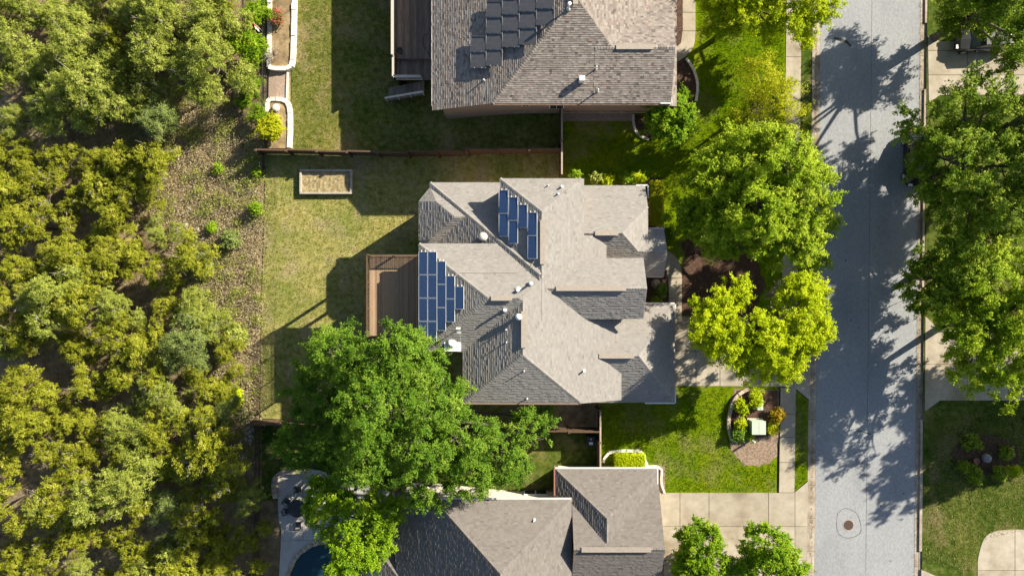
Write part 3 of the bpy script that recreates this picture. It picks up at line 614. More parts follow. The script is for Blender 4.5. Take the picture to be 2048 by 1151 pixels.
# ------------------------------------------------------------------ the north house
hn = thing('house', 'mottled shingle house at the top with grey solar panels and a brick wall', 'house', (3, 20, 1.0))
ZN = 7.4
uS = PS(207, ZN, .36); uS.pt = (0, Y_(207, ZN)); xc = X_(985, ZN)
uW = Plane((1, 0), (xc, 0), ZN, .42); xw = X_(866, 5.0); xr = X_(1150, 9.5); zr_u = uW.z((xr, 0)); uE = Plane((-1, 0), (xr, 0), zr_u, .42)
roof(hn, [uS, uW, uE], (xw, X_(1352, 6.4), Y_(207, ZN), 34), 'sh_up', 'brick', 0, seed=20, expo=.15, t=.026, nocap=((0, 2),), wrect=(X_(884, 4.5), X_(1318, 6), Y_(207, ZN) + .5, 33.6))
yg2 = Y_(96.5, 8.5); zg2 = uS.z((0, yg2)); g2N = Plane((0, -1), (0, yg2), zg2, .36)
roof(hn, [Plane((0, 1), (0, uS.pt[1]), ZN + .012, .36), g2N], (6.0, X_(1341, 7.2), uS.pt[1], yg2 + 5), 'sh_up', 'brick', FZ - .1, seed=21, expo=.15, t=.026, wrect=(6, X_(1341, 7.2) - .9, Y_(207, ZN) + .56, yg2 + 4))
ridge_vent(hn, Vector((X_(1232, zg2), yg2, zg2)), Vector((X_(1306, zg2), yg2, zg2)), .36); ridge_vent(hn, Vector((xr, Y_(9, zr_u), zr_u)), Vector((xr, Y_(-80, zr_u), zr_u)), .36)
gutter(hn, (864.6, 212), (864.6, -60), uW.z((xw, 0)) - .05); MB().beam((X_(985, ZN), uS.pt[1] - .06, ZN - .1), (X_(1340, ZN), uS.pt[1] - .06, ZN - .1), .1, .14).build('gutter', M['fascia'], hn)
gutter(hn, (1321, 206.5), (1343, 206.5), ZN); gutter(hn, (1343.5, 207), (1341, 181), ZN)
yw = Y_(207, ZN) + .5                                              # face of the brick wall
def wall_window(parent, xa, xb, z0, z1, y, frame='white'):
    f = MB().box(((xa + xb) / 2, y - .03, (z0 + z1) / 2), (xb - xa, .1, z1 - z0)).build('window', M[frame], parent)
    n = 2; w_ = (xb - xa - .1) / n
    for i in range(n): MB().box((xa + .05 + w_ * (i + .5), y - .07, (z0 + z1) / 2), (w_ - .05, .05, z1 - z0 - .12)).build('pane', M['glass'], f)
wall_window(hn, 2.9, 4.05, 4.4, 5.9, yw); wall_window(hn, .75, 1.35, 5.0, 5.8, yw)
MB().box((4.8, yw - .06, 3.2), (12.2, .08, .25)).build('wall_ledge', M['stone'], hn)
p = ray_on(uS, 1163, 161); o = MB().box(p + Vector((0, 0, .25)), (.4, .34, .7)).build('box_vent', M['white'], hn)
for px, py in ((1192, 138), (1195, 183)): pipe_vent(hn, ray_on(uS, px, py), .6, .05)
p = ray_on(uW, 1137, 18); pipe_vent(hn, p, .8, .07); MB().lathe(p + Vector((0, 0, .8)), [(.13, 0), (.13, .14), (.05, .17)], 12).build('vent_cap', M['white'], hn)
pipe_vent(hn, ray_on(uW, 968, 161), .3, .05)
rowY = {k: ray_on(uW, 991, 5 + 32.3 * k).y for k in range(-2, 5)}
def row_px(px, k):                                   # photo row of the line Y = rowY[k] at photo column px on the west slope
    z = 8.0
    for _ in range(20): z = uW.z((rx(px, z), 0))
    return 575.5 - rowY[k] / (K * (H - z))
LOWN = ['lowest', 'second from bottom', 'third from bottom', 'fourth from bottom']
for ci, (a, b, ks) in enumerate([(944, 975, (2, 3)), (975, 1007.5, (0, 1, 2, 3)), (1007.5, 1041, (-1, 0, 1, 2)), (1041, 1075.5, (-1, 0, 1, 2)), (1075.5, 1111, (-1, 0, 1))]):
    mid = (a + b) / 2; nn = Vector((-uW.p, 0, 1)).normalized()
    for k in ks:
        t_, m_, c_ = solar(uW, a, b, row_px(mid, k), row_px(mid, k + 1), .24, f'dark grey solar panel on the top house, {COLN[ci]} column from left, {LOWN[ks[-1] - k]}', 'grey solar panels on the top house', 'pv_grey', 'midgrey')
        for sg_ in (-.3, .3): MB().box(c_ + m_ @ Vector((sg_, -(rowY[k] - rowY[k + 1]) / 2 + .03, .03)), (.07, .06, .03), m=m_).build('clamp', M['white'], t_)
    A, B = ray_on(uW, mid, row_px(mid, ks[0]) + 2), ray_on(uW, mid, row_px(mid, ks[-1] + 1) - 2); mb = MB().beam(A + nn * .16, B + nn * .16, .05, .08)
    for f in (.1, .5, .9): q = A.lerp(B, f); mb.beam(q - nn * .03, q + nn * .16, .05, .05)
    tag(mb.build('mounting_rail', M['grey']), f'metal rail under the {COLN[ci]} column of grey panels on the top house', 'rail', 'solar mounting rails')

# ------------------------------------------------------------------ the south house
hs = thing('house', 'brown-grey shingle house at the bottom edge with pale stone walls', 'house', (4, -20, 1.0))
ZS = 5.0
ZC = 6.0; cN, cW, cE = PN(997, ZC, .74), Plane((1, 0), (X_(868, ZC), 0), ZC, .63), PE(1143, ZC, .6)
roof(hs, [cN, cW, cE], (X_(788, 4.8), X_(1143, ZC), -32, Y_(997, ZC)), 'sh_low', 'stucco', -.2, seed=30, wrect=(X_(800, 4.8), X_(1143, ZC) - .3, -31, Y_(997, ZC) - .45))
ZS = 4.9; dN, dW, dE = PN(936, ZS, .66), PW(1110, ZS, .56), PE(1314, ZS, .5)
roof(hs, [dN, dW, dE], (X_(1110, ZS), X_(1314, ZS), -19.0, Y_(936, ZS)), 'sh_low', 'stucco', 0, seed=31)
zd_ = 7.15; yd = Y_(1098, zd_); eN, eS = Plane((0, -1), (0, yd + 4.6), zd_ - .52 * 4.6, .52), Plane((0, 1), (0, yd - 4.6), zd_ - .52 * 4.6, .52)
roof(hs, [eN, eS], (X_(1146, 6.5), X_(1326, 6.5), yd - 4.6, yd + 4.6), 'sh_low', 'stucco', FZ - .1, seed=32)
roof(hs, [PN(1108, 3.4, .5), PW(762, 3.4, .5)], (X_(762, 3.4), X_(850, 3.4), -30, Y_(1108, 3.4)), 'sh_low', 'stucco', -.2, seed=33)
ridge_vent(hs, Vector((X_(1163, zd_), yd, zd_)), Vector((X_(1302, zd_), yd, zd_)), .36, 'sh_low')
p = ray_on(cN, 1068, 1039); pipe_vent(hs, p, .22, .06)
for a, b, z, m in (((868, 996), (1143, 996), ZC, 'gutter'), ((1110, 935), (1314, 935), ZS, 'gutter'), ((1109, 936), (1109, 990), ZS, 'clay'), ((1315, 936), (1315, 975), ZS, 'gutter'), ((1144, 998), (1144, 1016), ZS, 'clay')): gutter(hs, a, b, z, m)
ywS = Y_(997, ZC) - .45
MB().box((1.9, ywS + .05, 3.1), (1.9, .1, 1.1)).build('window', M['white'], hs)
f = [o for o in hs.children if o.name.startswith('window')][0]
for i in (-1, 1): MB().box((1.9 + i * .46, ywS + .09, 3.1), (.82, .05, .92)).build('pane', M['glass'], f)

# ------------------------------------------------------------------ decks
def railing(parent, a, b, zt, mat, bal=.11, bwid=.03, hgt=1.0, post=1.8, cap=.10, balmat=None):
    a, b = Vector(a), Vector(b); L_ = (b - a).length
    MB().beam(a + Vector((0, 0, hgt)), b + Vector((0, 0, hgt)), cap, .05).build('top_rail', M[mat], parent)
    MB().beam(a + Vector((0, 0, .1)), b + Vector((0, 0, .1)), .05, .05).build('bottom_rail', M[mat], parent)
    n = max(1, round(L_ / post))
    for i in range(n + 1): q = a.lerp(b, i / n); MB().box(q + Vector((0, 0, hgt / 2)), (.09, .09, hgt)).build('rail_post', M[mat], parent)
    mb = MB(); n = int(L_ / bal)
    for i in range(1, n): q = a.lerp(b, i / n); mb.box(q + Vector((0, 0, .1 + (hgt - .1) / 2)), (bwid, bwid, hgt - .12))
    mb.build('balusters', M[balmat or mat], parent)['kind'] = 'stuff'
DZ = 6.1; x0, x1, y0, y1 = X_(738, DZ), X_(843, DZ), Y_(671, DZ), Y_(510, DZ)
dk = thing('deck', 'raised tan wooden deck with baluster railing behind the middle house', 'deck', ((x0 + x1) / 2, (y0 + y1) / 2, 0))
n = 27; bw = (x1 - x0) / n
for i in range(n): MB().box((x0 + bw * (i + .5), (y0 + y1) / 2, DZ - .02 + rnd.uniform(-.003, .003)), (bw - .02, y1 - y0, .04)).build('deck_board', M['deck_tan'], dk)
MB().box(((x0 + x1) / 2, y1 - .05, DZ - .18), (x1 - x0 - .1, .08, .26)).box((x0 + .05, (y0 + y1) / 2, DZ - .18), (.08, y1 - y0 - .2, .26)).box(((x0 + x1) / 2, y0 + .05, DZ - .18), (x1 - x0 - .1, .08, .26)).build('joist_frame', M['fence'], dk)
for a in (x0 + .15, (x0 + x1) / 2):
    for b in (y0 + .15, (y0 + y1) / 2, y1 - .15): MB().box((a, b, DZ / 2 - .2), (.2, .2, DZ - .2)).build('support_post', M['fence'], dk)
railing(dk, (x0 + .05, y0, DZ), (x0 + .05, y1, DZ), DZ, 'fence', .1); railing(dk, (x0 + .05, y1 - .05, DZ), (x1 - .2, y1 - .05, DZ), DZ, 'fence', .1)
UZ = 2.7; x0, x1, y0, y1 = X_(789, UZ), X_(868, UZ), Y_(117, UZ), 32
ud = thing('deck', 'weathered grey-brown wooden deck with beige railing beside the top house', 'deck', ((x0 + x1) / 2, y0, 0))
n = 22; bw = (x1 - x0) / n
for i in range(n): MB().box((x0 + bw * (i + .5), (y0 + y1) / 2, UZ - .02), (bw - .014, y1 - y0, .04)).build('deck_board', M['deck_grey'], ud)
LZ = 2.3; yl = Y_(160, LZ)
for i in range(n): MB().box((x0 + bw * (i + .5), (y0 + yl) / 2, LZ - .02), (bw - .014, y0 - yl, .04)).build('deck_board', M['deck_grey'], ud)
MB().box(((x0 + x1) / 2, y0 + .03, (UZ + LZ) / 2 - .03), (x1 - x0, .05, UZ - LZ - .03)).build('riser', M['deck_grey'], ud)
for a in (x0 + .15, (x0 + x1) / 2, x1 - .3):
    for b in (yl + .2, y0 + .2, y0 + 3.5, y0 + 7): MB().box((a, b, (LZ if b < y0 else UZ) / 2 - .15), (.18, .18, (LZ if b < y0 else UZ) - .1)).build('support_post', M['fence'], ud)
railing(ud, (x0, y0, UZ), (x0, y1, UZ), UZ, 'rail', .1, .085, cap=.22); railing(ud, (x0, yl, LZ), (x0, y0, LZ), LZ, 'rail', .14, cap=.2); railing(ud, (x0, yl, LZ), (x1 - 1.0, yl, LZ), LZ, 'rail', .14, cap=.2)
MB().box((x0 + .1, (yl + y1) / 2, 1.25), (.04, y1 - yl, 2.7)).build('light_block_panel', M['fence'], ud)  # added panel, blocks light under the deck so the lawn behind stays dark
MB().box((x0 - .06, (yl + y1) / 2, UZ + .0), (.04, y1 - yl, .5)).build('light_block_strip', M['rail'], ud)  # added strip, stops light leaking between deck floor and bottom rail
# stairs going down to the left
sx0, sx1 = x1 - .2, X_(772, 1.2); ya, yb = yl - .05, yl - 1.15; ns = 14
for i in range(ns):
    t = i / ns; a = sx0 - .8 + (sx1 - sx0 + .8) * t; z = LZ - (LZ - .2) * (i + 1) / (ns + 1)
    MB().box((a, (ya + yb) / 2, z), (.30, abs(ya - yb), .045)).build('stair_tread', M['deck_grey'], ud)
mb = MB()
for y_ in (ya - .02, yb + .02): mb.beam((sx0 - .7, y_, LZ - .3), (sx1, y_, .05), .05, .24)
mb.build('stringer', M['fence'], ud)
MB().beam((sx0 - .6, yb, LZ + .75), (sx1 - .1, yb, 1.15), .16, .05).build('handrail', M['rail'], ud)
for i in range(4): t = i / 3; a = sx0 - .7 + (sx1 - sx0 + .65) * t; zb = LZ - .2 - (LZ - .25) * t; MB().box((a, yb, zb + .45), (.09, .09, 1.05)).build('rail_post', M['rail'], ud)
c = W3(801, 104, UZ); pt = thing('flower_pot', 'round black pot on the weathered deck of the top house', 'pot', c)
MB().lathe(c, [(.15, 0), (.24, .35), (.26, .38), (.22, .38), (.20, .33)], 14).build('pot', M['rubber'], pt, True); MB().lathe(c, [(.19, .3), (.02, .31)], 10).build('soil', M['mulch'], pt)
hp = curve([(866, 78), (855, 68), (847, 74), (846, 88), (852, 100), (858, 110), (861, 112)], 5)
tag(MB().tube([W3(a, b, UZ + .02) for a, b in hp], [.018] * len(hp), 5).build('garden_hose', M['dark']), 'thin black hose looped on the weathered deck', 'hose')

# ------------------------------------------------------------------ fences, edging and beds
def board_fence(label, a, b, step=2.44, h=1.85, capmat='fence', stagger=True, side=1):
    a, b = Vector(a), Vector(b); L_ = (Vector((b.x - a.x, b.y - a.y))).length; n = max(1, round(L_ / step)); f = thing('board_fence', label, 'fence', (a.x, a.y, g(a.x)))
    d = Vector((b.x - a.x, b.y - a.y, 0)).normalized(); nrm = Vector((-d.y, d.x, 0))
    for i in range(n):
        p, q = a.lerp(b, i / n), a.lerp(b, (i + 1) / n); zt = max(g(p.x), g(q.x)) + h; off = (nrm * (.05 * side) if i % 2 and stagger else Vector())
        mb = MB(); L2 = (Vector((q.x - p.x, q.y - p.y))).length; k = int(L2 / .145)
        for j in range(k):
            t = (j + .5) / k; c_ = p.lerp(q, t) + off; zb = g(c_.x) + .03; hh = zt - zb + rnd.uniform(-.015, .015)
            mb.box((c_.x, c_.y, zb + hh / 2), (.135, .02, hh), math.atan2(d.y, d.x))
        mb.build('pickets', M['fence'], f)['kind'] = 'stuff'
        p_, q_ = p + off, q + off
        MB().beam((p_.x, p_.y, zt + .02), (q_.x, q_.y, zt + .02), .13, .04).build('cap_board', M[capmat], f)
        for zz in (.3, h - .3): MB().beam((p_.x + nrm.x * .035, p_.y + nrm.y * .035, zt - h + zz), (q_.x + nrm.x * .035, q_.y + nrm.y * .035, zt - h + zz), .04, .09).build('rail', M['fence'], f)
        MB().box((p.x - nrm.x * .07, p.y - nrm.y * .07, (g(p.x) + zt + .08) / 2), (.16, .16, zt + .08 - g(p.x) + .2)).build('post', M['fence'], f)
    return f
A, B = G(529, 308), G(1119, 309); board_fence('long brown stepped board fence between the top and middle back yards', (A.x, A.y, 0), (B.x, B.y, 0))
A, B = G(1120.5, 228), G(1120.5, 356); board_fence('thin capped fence running from the brick wall to the middle house', (A.x, A.y, 0), (A.x, B.y, 0), capmat='fencecap', stagger=False)
A, B = G(1195, 812), G(1196, 936); board_fence('thin capped fence joining the middle house to the bottom house', (A.x, A.y, 0), (A.x, B.y, 0), capmat='fencecap', stagger=False)
A, B = G(512, 839), G(1193, 868); board_fence('brown board fence below the middle yard, mostly under the big tree', (A.x, A.y, 0), (B.x, A.y, 0), side=-1)
def iron_fence(label, a, b, h=1.3):
    a, b = Vector(a), Vector(b); f = thing('iron_fence', label, 'fence', a); L_ = (b - a).length
    for z in (.15, h - .1): MB().beam(a + Vector((0, 0, z)), b + Vector((0, 0, z)), .04, .04).build('rail', M['dark'], f)
    n = int(L_ / .13); mb = MB()
    for i in range(n + 1): q = a.lerp(b, i / n); mb.box(q + Vector((0, 0, h / 2)), (.022, .022, h))
    mb.build('bars', M['dark'], f)['kind'] = 'stuff'
    n = max(1, round(L_ / 2.4))
    for i in range(n + 1): q = a.lerp(b, i / n); MB().box(q + Vector((0, 0, h / 2)), (.06, .06, h + .08)).build('post', M['dark'], f)
iron_fence('black iron fence between the woods and the white edged planters', G(536, -120), G(534, 300)); iron_fence('short black iron fence below the end of the long board fence', G(531, 312), G(529, 338))
iron_fence('black iron fence along the woods beside the pool patio', G(521, 845), G(519, 1200))
def block_edging(label, pts, wd, h, mat, blk=.45, name='stone_edging', cat='edging', closed=False, zoff=0):
    ps = [G(a, b) for a, b in pts]; root = thing(name, label, cat, ps[0]); seg = []
    tot = [0]
    for i in range(1, len(ps)): tot.append(tot[-1] + (ps[i] - ps[i - 1]).length)
    def at(s):
        for i in range(1, len(ps)):
            if s <= tot[i] or i == len(ps) - 1: return ps[i - 1].lerp(ps[i], (s - tot[i - 1]) / max(1e-6, tot[i] - tot[i - 1]))
    s = 0
    while s < tot[-1] - .05:
        e = min(tot[-1], s + blk * rnd.uniform(.75, 1.25)); a, b = at(s), at(e); d = (b - a)
        if d.length > .05:
            u = d.normalized(); hh = h * rnd.uniform(.9, 1.08); a2, b2 = a + u * .008, b - u * .008; mid = (a2 + b2) / 2
            zb = min(a.z, b.z) - .1
            MB().box((mid.x, mid.y, (zb + max(a.z, b.z) + hh) / 2), ((b2 - a2).length, wd * rnd.uniform(.92, 1.06), max(a.z, b.z) + hh - zb), math.atan2(u.y, u.x)).build('stone_block', M[mat], root)
        s = e
    return root
block_edging('white block edging round the longer planter at the top left', [(543, -60), (542, 60), (540.5, 137)] + curve([(541, 139), (560, 139.5), (578, 139), (585, 134), (588, 120)], 4) + [(590, 60), (591.5, -60)], .36, .42, 'whitestone', .5)
block_edging('white block edging round the short planter above the long board fence', curve([(537.5, 226), (538, 204), (545, 200.5), (565, 201), (577, 206), (582, 220)], 4) + [(582.5, 260), (580.5, 298)], .34, .42, 'whitestone', .5)
block_edging('thin pale border along the pink gravel path', [(575.5, 142), (574, 200)], .12, .12, 'whitestone', 1.2)
bed('gravel_path', [(538, 140), (576, 140), (575, 201), (537, 201)], M['gravel'], .03)
flat_sheet('planter_soil', [(543, -60), (590, -60), (587, 136), (542, 138)], M['soil'], .30); flat_sheet('planter_soil', [(539, 203), (572, 204), (581, 222), (580, 298), (538, 298)], M['soil'], .30)
block_edging('curved grey stone edging of the utility cabinet bed', curve([(1496, 776), (1478, 785), (1464, 804), (1457, 830), (1456, 850), (1461, 876), (1467, 879)], 5), .26, .3, 'stone', .42)
block_edging('short stone edging below the utility cabinet bed', curve([(1467, 879), (1480, 877), (1494, 872)], 4), .12, .1, 'stone', .5)
block_edging('curved pale edging of the bed beside the top front walk', curve([(1372, 118), (1386, 138), (1394, 165), (1394, 188), (1391, 203)], 5), .2, .16, 'whitestone', .6)
block_edging('curved pale edging below the bright green yard tree', curve([(1266, 229), (1266.5, 245), (1270, 261), (1281, 273), (1297, 279.5)], 5), .18, .16, 'whitestone', .6)
block_edging('pale stone edging of the clipped hedge by the bottom house', curve([(1206, 924), (1211, 909), (1224, 902), (1262, 900), (1284, 902), (1290, 922), (1295, 933)], 4), .22, .2, 'whitestone', .5)
block_edging('pale curved garden edging at the corner of the bottom house', curve([(1296, 932), (1316, 931), (1324, 940), (1322, 955), (1323, 970), (1329, 984)], 4), .16, .15, 'whitestone', .6)
# raised garden bed
q = [G(604, 342), G(705, 342), G(704, 387), (G(604, 387))]; rb = thing('raised_bed', 'rectangular timber raised garden bed on the middle back lawn', 'garden bed', (q[0] + q[2]) / 2)
for i in range(4):
    a, b = q[i] + Vector((0, 0, .2)), q[(i + 1) % 4] + Vector((0, 0, .2)); e = (b - a).normalized() * .07
    if i % 2: a, b = a + e * 1.0, b - e
    else: a, b = a - e, b + e
    MB().beam(a, b, .16, .46).build('timber', M['timber'], rb)
xs0, xs1, ys0, ys1 = q[0].x + .08, q[1].x - .08, q[2].y + .08, q[0].y - .08
mb = MB(); nx, ny = 24, 10
vs = [(xs0 + (xs1 - xs0) * i / nx, ys0 + (ys1 - ys0) * j / ny, .26 + rnd.uniform(-.035, .035)) for i in range(nx + 1) for j in range(ny + 1)]
mb.add(vs, [(i * (ny + 1) + j, (i + 1) * (ny + 1) + j, (i + 1) * (ny + 1) + j + 1, i * (ny + 1) + j + 1) for i in range(nx) for j in range(ny)]); mb.build('bed_soil', M['straw'], rb)

# ------------------------------------------------------------------ pool patio of the south house
pd = [tuple(G(a, b)[:2]) for a, b in curve([(556, 985), (552, 960), (563, 942), (590, 938), (640, 940), (700, 960)], 4) + [(790, 985), (790, 1200), (557, 1200)] + curve([(557, 1150), (563, 1060), (558, 1040), (556, 985)], 4)[:-1]]
pool = [tuple(G(a, b)[:2]) for a, b in curve([(577, 1150), (592, 1118), (612, 1098), (638, 1086), (668, 1085), (695, 1098), (712, 1125), (718, 1160)], 4)] + [tuple(G(a, b)[:2]) for a, b in ((720, 1210), (575, 1210))]
bm = bmesh.new(); ov = [bm.verts.new((x, y, .06)) for x, y in pd]; iv = [bm.verts.new((x, y, .06)) for x, y in pool]
es = [bm.edges.new((ov[i], ov[(i + 1) % len(ov)])) for i in range(len(ov))]
# patio laid as slabs left, top and right of the pool
bm.free()
px_ = [p[0] for p in pool]; top_pool = max(p[1] for p in pool)
def clipx(poly, a, b): return clip_rect(list(poly), a, b, -1e4, 1e4)
pr = thing('pool_patio', None, None, G(600, 1030)); pr['kind'] = 'structure'
seam_y = [1e4, G(0, 1009).y, top_pool + .2]; seam_x = [-1e4, G(606, 1000).x, G(700, 1000).x, 1e4]
for j in range(2):
    for i in range(3):
        c_ = clip_rect(list(pd), seam_x[i] + .012, seam_x[i + 1] - .012, seam_y[j + 1] + .012, seam_y[j] - .012)
        if len(c_) > 2: MB().prism(c_, -.1, .06).build('slab', M['pool_deck'], pr)
# strips following the pool edge on both sides
half = len(pool) // 2
top_i = max(range(len(pool)), key=lambda i: pool[i][1])
left = [p for i, p in enumerate(pool[:top_i + 1])]
lp = [(G(557, 1200).x, pool[-1][1])] + [(G(557, 1200).x, G(0, 1150).y), (G(562, 1075).x, G(0, 1075).y), (G(562, 1075).x, seam_y[2] - .012), (pool[top_i][0] - .01, seam_y[2] - .012)] + left[::-1] + [pool[-1]]
MB().prism(lp, -.1, .06).build('slab', M['pool_deck'], pr)
right = pool[top_i:-1]
MB().prism([(pool[top_i][0] + .01, seam_y[2] - .012), (G(790, 1100).x, seam_y[2] - .012), (G(790, 1100).x, pool[-1][1])] + right[::-1], -.1, .06).build('slab', M['pool_deck'], pr)
pl_ = thing('swimming_pool', 'dark blue swimming pool with stone coping at the bottom edge', 'pool', G(640, 1140))
MB().add([(x, y, -.03) for x, y in pool], [tuple(range(len(pool)))]).build('water', M['water'], pl_)
vsP = [(x, y, .05) for x, y in pool] + [(x, y, -.5) for x, y in pool]; n = len(pool)
MB().add(vsP, [(i, (i + 1) % n, n + (i + 1) % n, n + i) for i in range(n)]).build('pool_wall', M['tile'], pl_)
cop = pool[:-2]; i = 0
cop_px = curve([(575, 1152), (590, 1117), (611, 1096), (638, 1083.5), (668, 1082.5), (697, 1096), (715, 1124), (721, 1160)], 5)
for a, b in zip(cop_px[:-1], cop_px[1:]):
    A, B = G(*a), G(*b); u = (B - A).normalized()
    MB().box(((A.x + B.x) / 2, (A.y + B.y) / 2, .07), ((B - A).length - .02, .34 * rnd.uniform(.85, 1.15), .13), math.atan2(u.y, u.x)).build('coping_stone', M['stone'], pl_)
block_edging('curved tan stone seat wall at the corner of the pool patio', curve([(555, 993), (551, 968), (555, 951), (567, 942), (585, 939), (612, 941)], 5), .42, .5, 'stone', .5, 'stone_wall', 'wall')
def patio_set():
    c = G(600, 1010); c.z = .06
    t = thing('patio_table', 'round dark slatted patio table under the edge of the big tree', 'table', c)
    MB().lathe((c.x, c.y, c.z), [(.72, .70), (.76, .70), (.76, .74), (.72, .745)], 28).build('rim', M['dark'], t)
    for i in range(-5, 6):
        ww = 2 * math.sqrt(max(.02, .72 ** 2 - (i * .13) ** 2)); MB().box((c.x + 0, c.y + i * .13, c.z + .725), (ww, .10, .025), 0).build('slat', M['dark'], t)
    MB().lathe((c.x, c.y, c.z), [(.3, 0), (.3, .04), (.05, .08), (.05, .70)], 12).build('pedestal', M['dark'], t)
    for px, py, lb in ((600, 975, 'dark metal patio chair above the round table'), (578, 998, 'upper of two dark metal patio chairs left of the round table'), (578, 1017, 'lower of two dark metal patio chairs left of the round table'), (600, 1045, 'dark metal patio chair below the round table')):
        q = G(px, py); q.z = .06; a = math.atan2(c.y - q.y, c.x - q.x); m = Matrix.Rotation(a, 3, 'Z'); ch = thing('patio_chair', lb, 'chair', q, 'patio chairs')
        def bx(name, o, d, mat='dark'): MB().box(q + m @ Vector(o), d, a).build(name, M[mat], ch)
        bx('seat', (.03, 0, .43), (.48, .48, .04))
        mb = MB()
        for s in range(-3, 4): mb.box(q + m @ Vector((-.26, s * .07, .70)), (.02, .03, .46), a)
        mb.box(q + m @ Vector((-.27, 0, .94)), (.04, .54, .05), a); mb.build('backrest', M['dark'], ch)
        for s in (-1, 1):
            bx('armrest', (.0, s * .27, .66), (.54, .05, .03))
            for e in (-.25, .25): bx('leg', (e, s * .27, .325), (.035, .035, .65))
patio_set()
c = G(644, 955); c.z = .06
po = thing('planter_pot', 'dark round planter pot on the pool patio under the big tree', 'pot', c); MB().lathe(c, [(.22, 0), (.33, .45), (.36, .5), (.3, .5), (.27, .42)], 16).build('pot', M['tile'], po, True); MB().lathe(c, [(.27, .40), (.02, .42)], 10).build('soil', M['mulch'], po)

# ------------------------------------------------------------------ utility things
def cabinet(label, px, py, sx, sy, h, name='utility_cabinet', rz=0, mat='green_box'):
    c = G(px, py); c_ = thing(name, label, 'cabinet', c)
    MB().box((c.x, c.y, c.z + .05), (sx + .2, sy + .2, .14), rz).build('pad', M['conc'], c_); MB().box((c.x, c.y, c.z + h / 2 + .1), (sx, sy, h), rz).build('body', M[mat], c_)
    ld = MB().box((c.x, c.y, c.z + h + .125), (sx + .05, sy + .05, .05), rz).build('lid', M[mat], c_); MB().box((c.x + .02, c.y, c.z + h + .156), (.02, sy, .012), rz).build('seam', M['grey'], ld)
    MB().box((c.x - sx / 2 - .015, c.y, c.z + h * .55), (.03, .06, .22), rz).build('latch', M['grey'], c_)
cabinet('large pale green utility cabinet in the mulch bed by the sidewalk', 1509, 850, 1.05, 1.02, .85)
cabinet('small narrow pale green utility pedestal above the large cabinet', 1514, 806, .4, .78, .6, 'utility_pedestal')
c = G(1501, 879); bo = thing('marker_post', 'short white marker post casting a long thin shadow beside the bed', 'post', c)
MB().tube([c, c + Vector((0, 0, .82))], [.085, .085], 12).build('post', M['white'], bo, True); MB().lathe(c + Vector((0, 0, .82)), [(.095, -.02), (.095, .05), (.06, .11), (.02, .13)], 12).build('cap', M['cream'], bo, True)
c = G(1179, 877); ac = thing('meter_box', 'dark utility box with a white panel beside the thin capped fence', 'utility box', c)
MB().box((c.x, c.y, c.z + .45), (.62, .75, .9)).build('cabinet', M['dark'], ac); MB().box((c.x + .02, c.y - .16, c.z + .91), (.3, .22, .02)).build('white_panel', M['white'], ac); MB().lathe(c + Vector((.02, .18, .9)), [(.06, 0), (.06, .03), (.02, .04)], 10).build('knob', M['white'], ac)
c = G(1967, 913); tag(MB().lathe(c, [(.08, 0), (.26, .08), (.36, .3), (.34, .5), (.2, .66), (.05, .7)], 18).build('garden_ball', M['slate'], None, True), 'grey stone ball in the shaded bed across the street', 'ornament')
c = G(1948, 919); cp = thing('clay_pot', 'small reddish clay pot beside the grey stone ball', 'pot', c); MB().lathe(c, [(.13, 0), (.22, .3), (.25, .34), (.2, .34), (.18, .28)], 14).build('pot', M['clay'], cp, True); MB().lathe(c, [(.18, .26), (.02, .27)], 10).build('soil', M['mulch'], cp)
a = G(531, 69); fl = thing('garden_flag', 'small red and white flag on a pole leaning over the woods', 'flag', a)
tp = W3(507, 46, 2.6); MB().tube([a + Vector((0, 0, .6)), tp], [.022, .018], 6).build('pole', M['white'], fl)
u = (tp - a).normalized(); s_ = a.lerp(tp, .62); e_ = a.lerp(tp, .95)
nfl = 8; vs = []; 
for i in range(nfl + 1):
    q = s_.lerp(e_, i / nfl)
    for j in range(3): vs.append(q + Vector((.03 * math.sin(i * 1.3 + j), -.14 * j, -.12 * j + .04 * math.sin(i * 1.1 + j))))
MB().add(vs, [(i * 3 + j, (i + 1) * 3 + j, (i + 1) * 3 + j + 1, i * 3 + j + 1) for i in range(nfl) for j in range(1)]).build('cloth_red', M['redpaint'], fl)
MB().add(vs, [(i * 3 + j, (i + 1) * 3 + j, (i + 1) * 3 + j + 1, i * 3 + j + 1) for i in range(nfl) for j in range(1, 2)]).build('cloth_white', M['white'], fl)

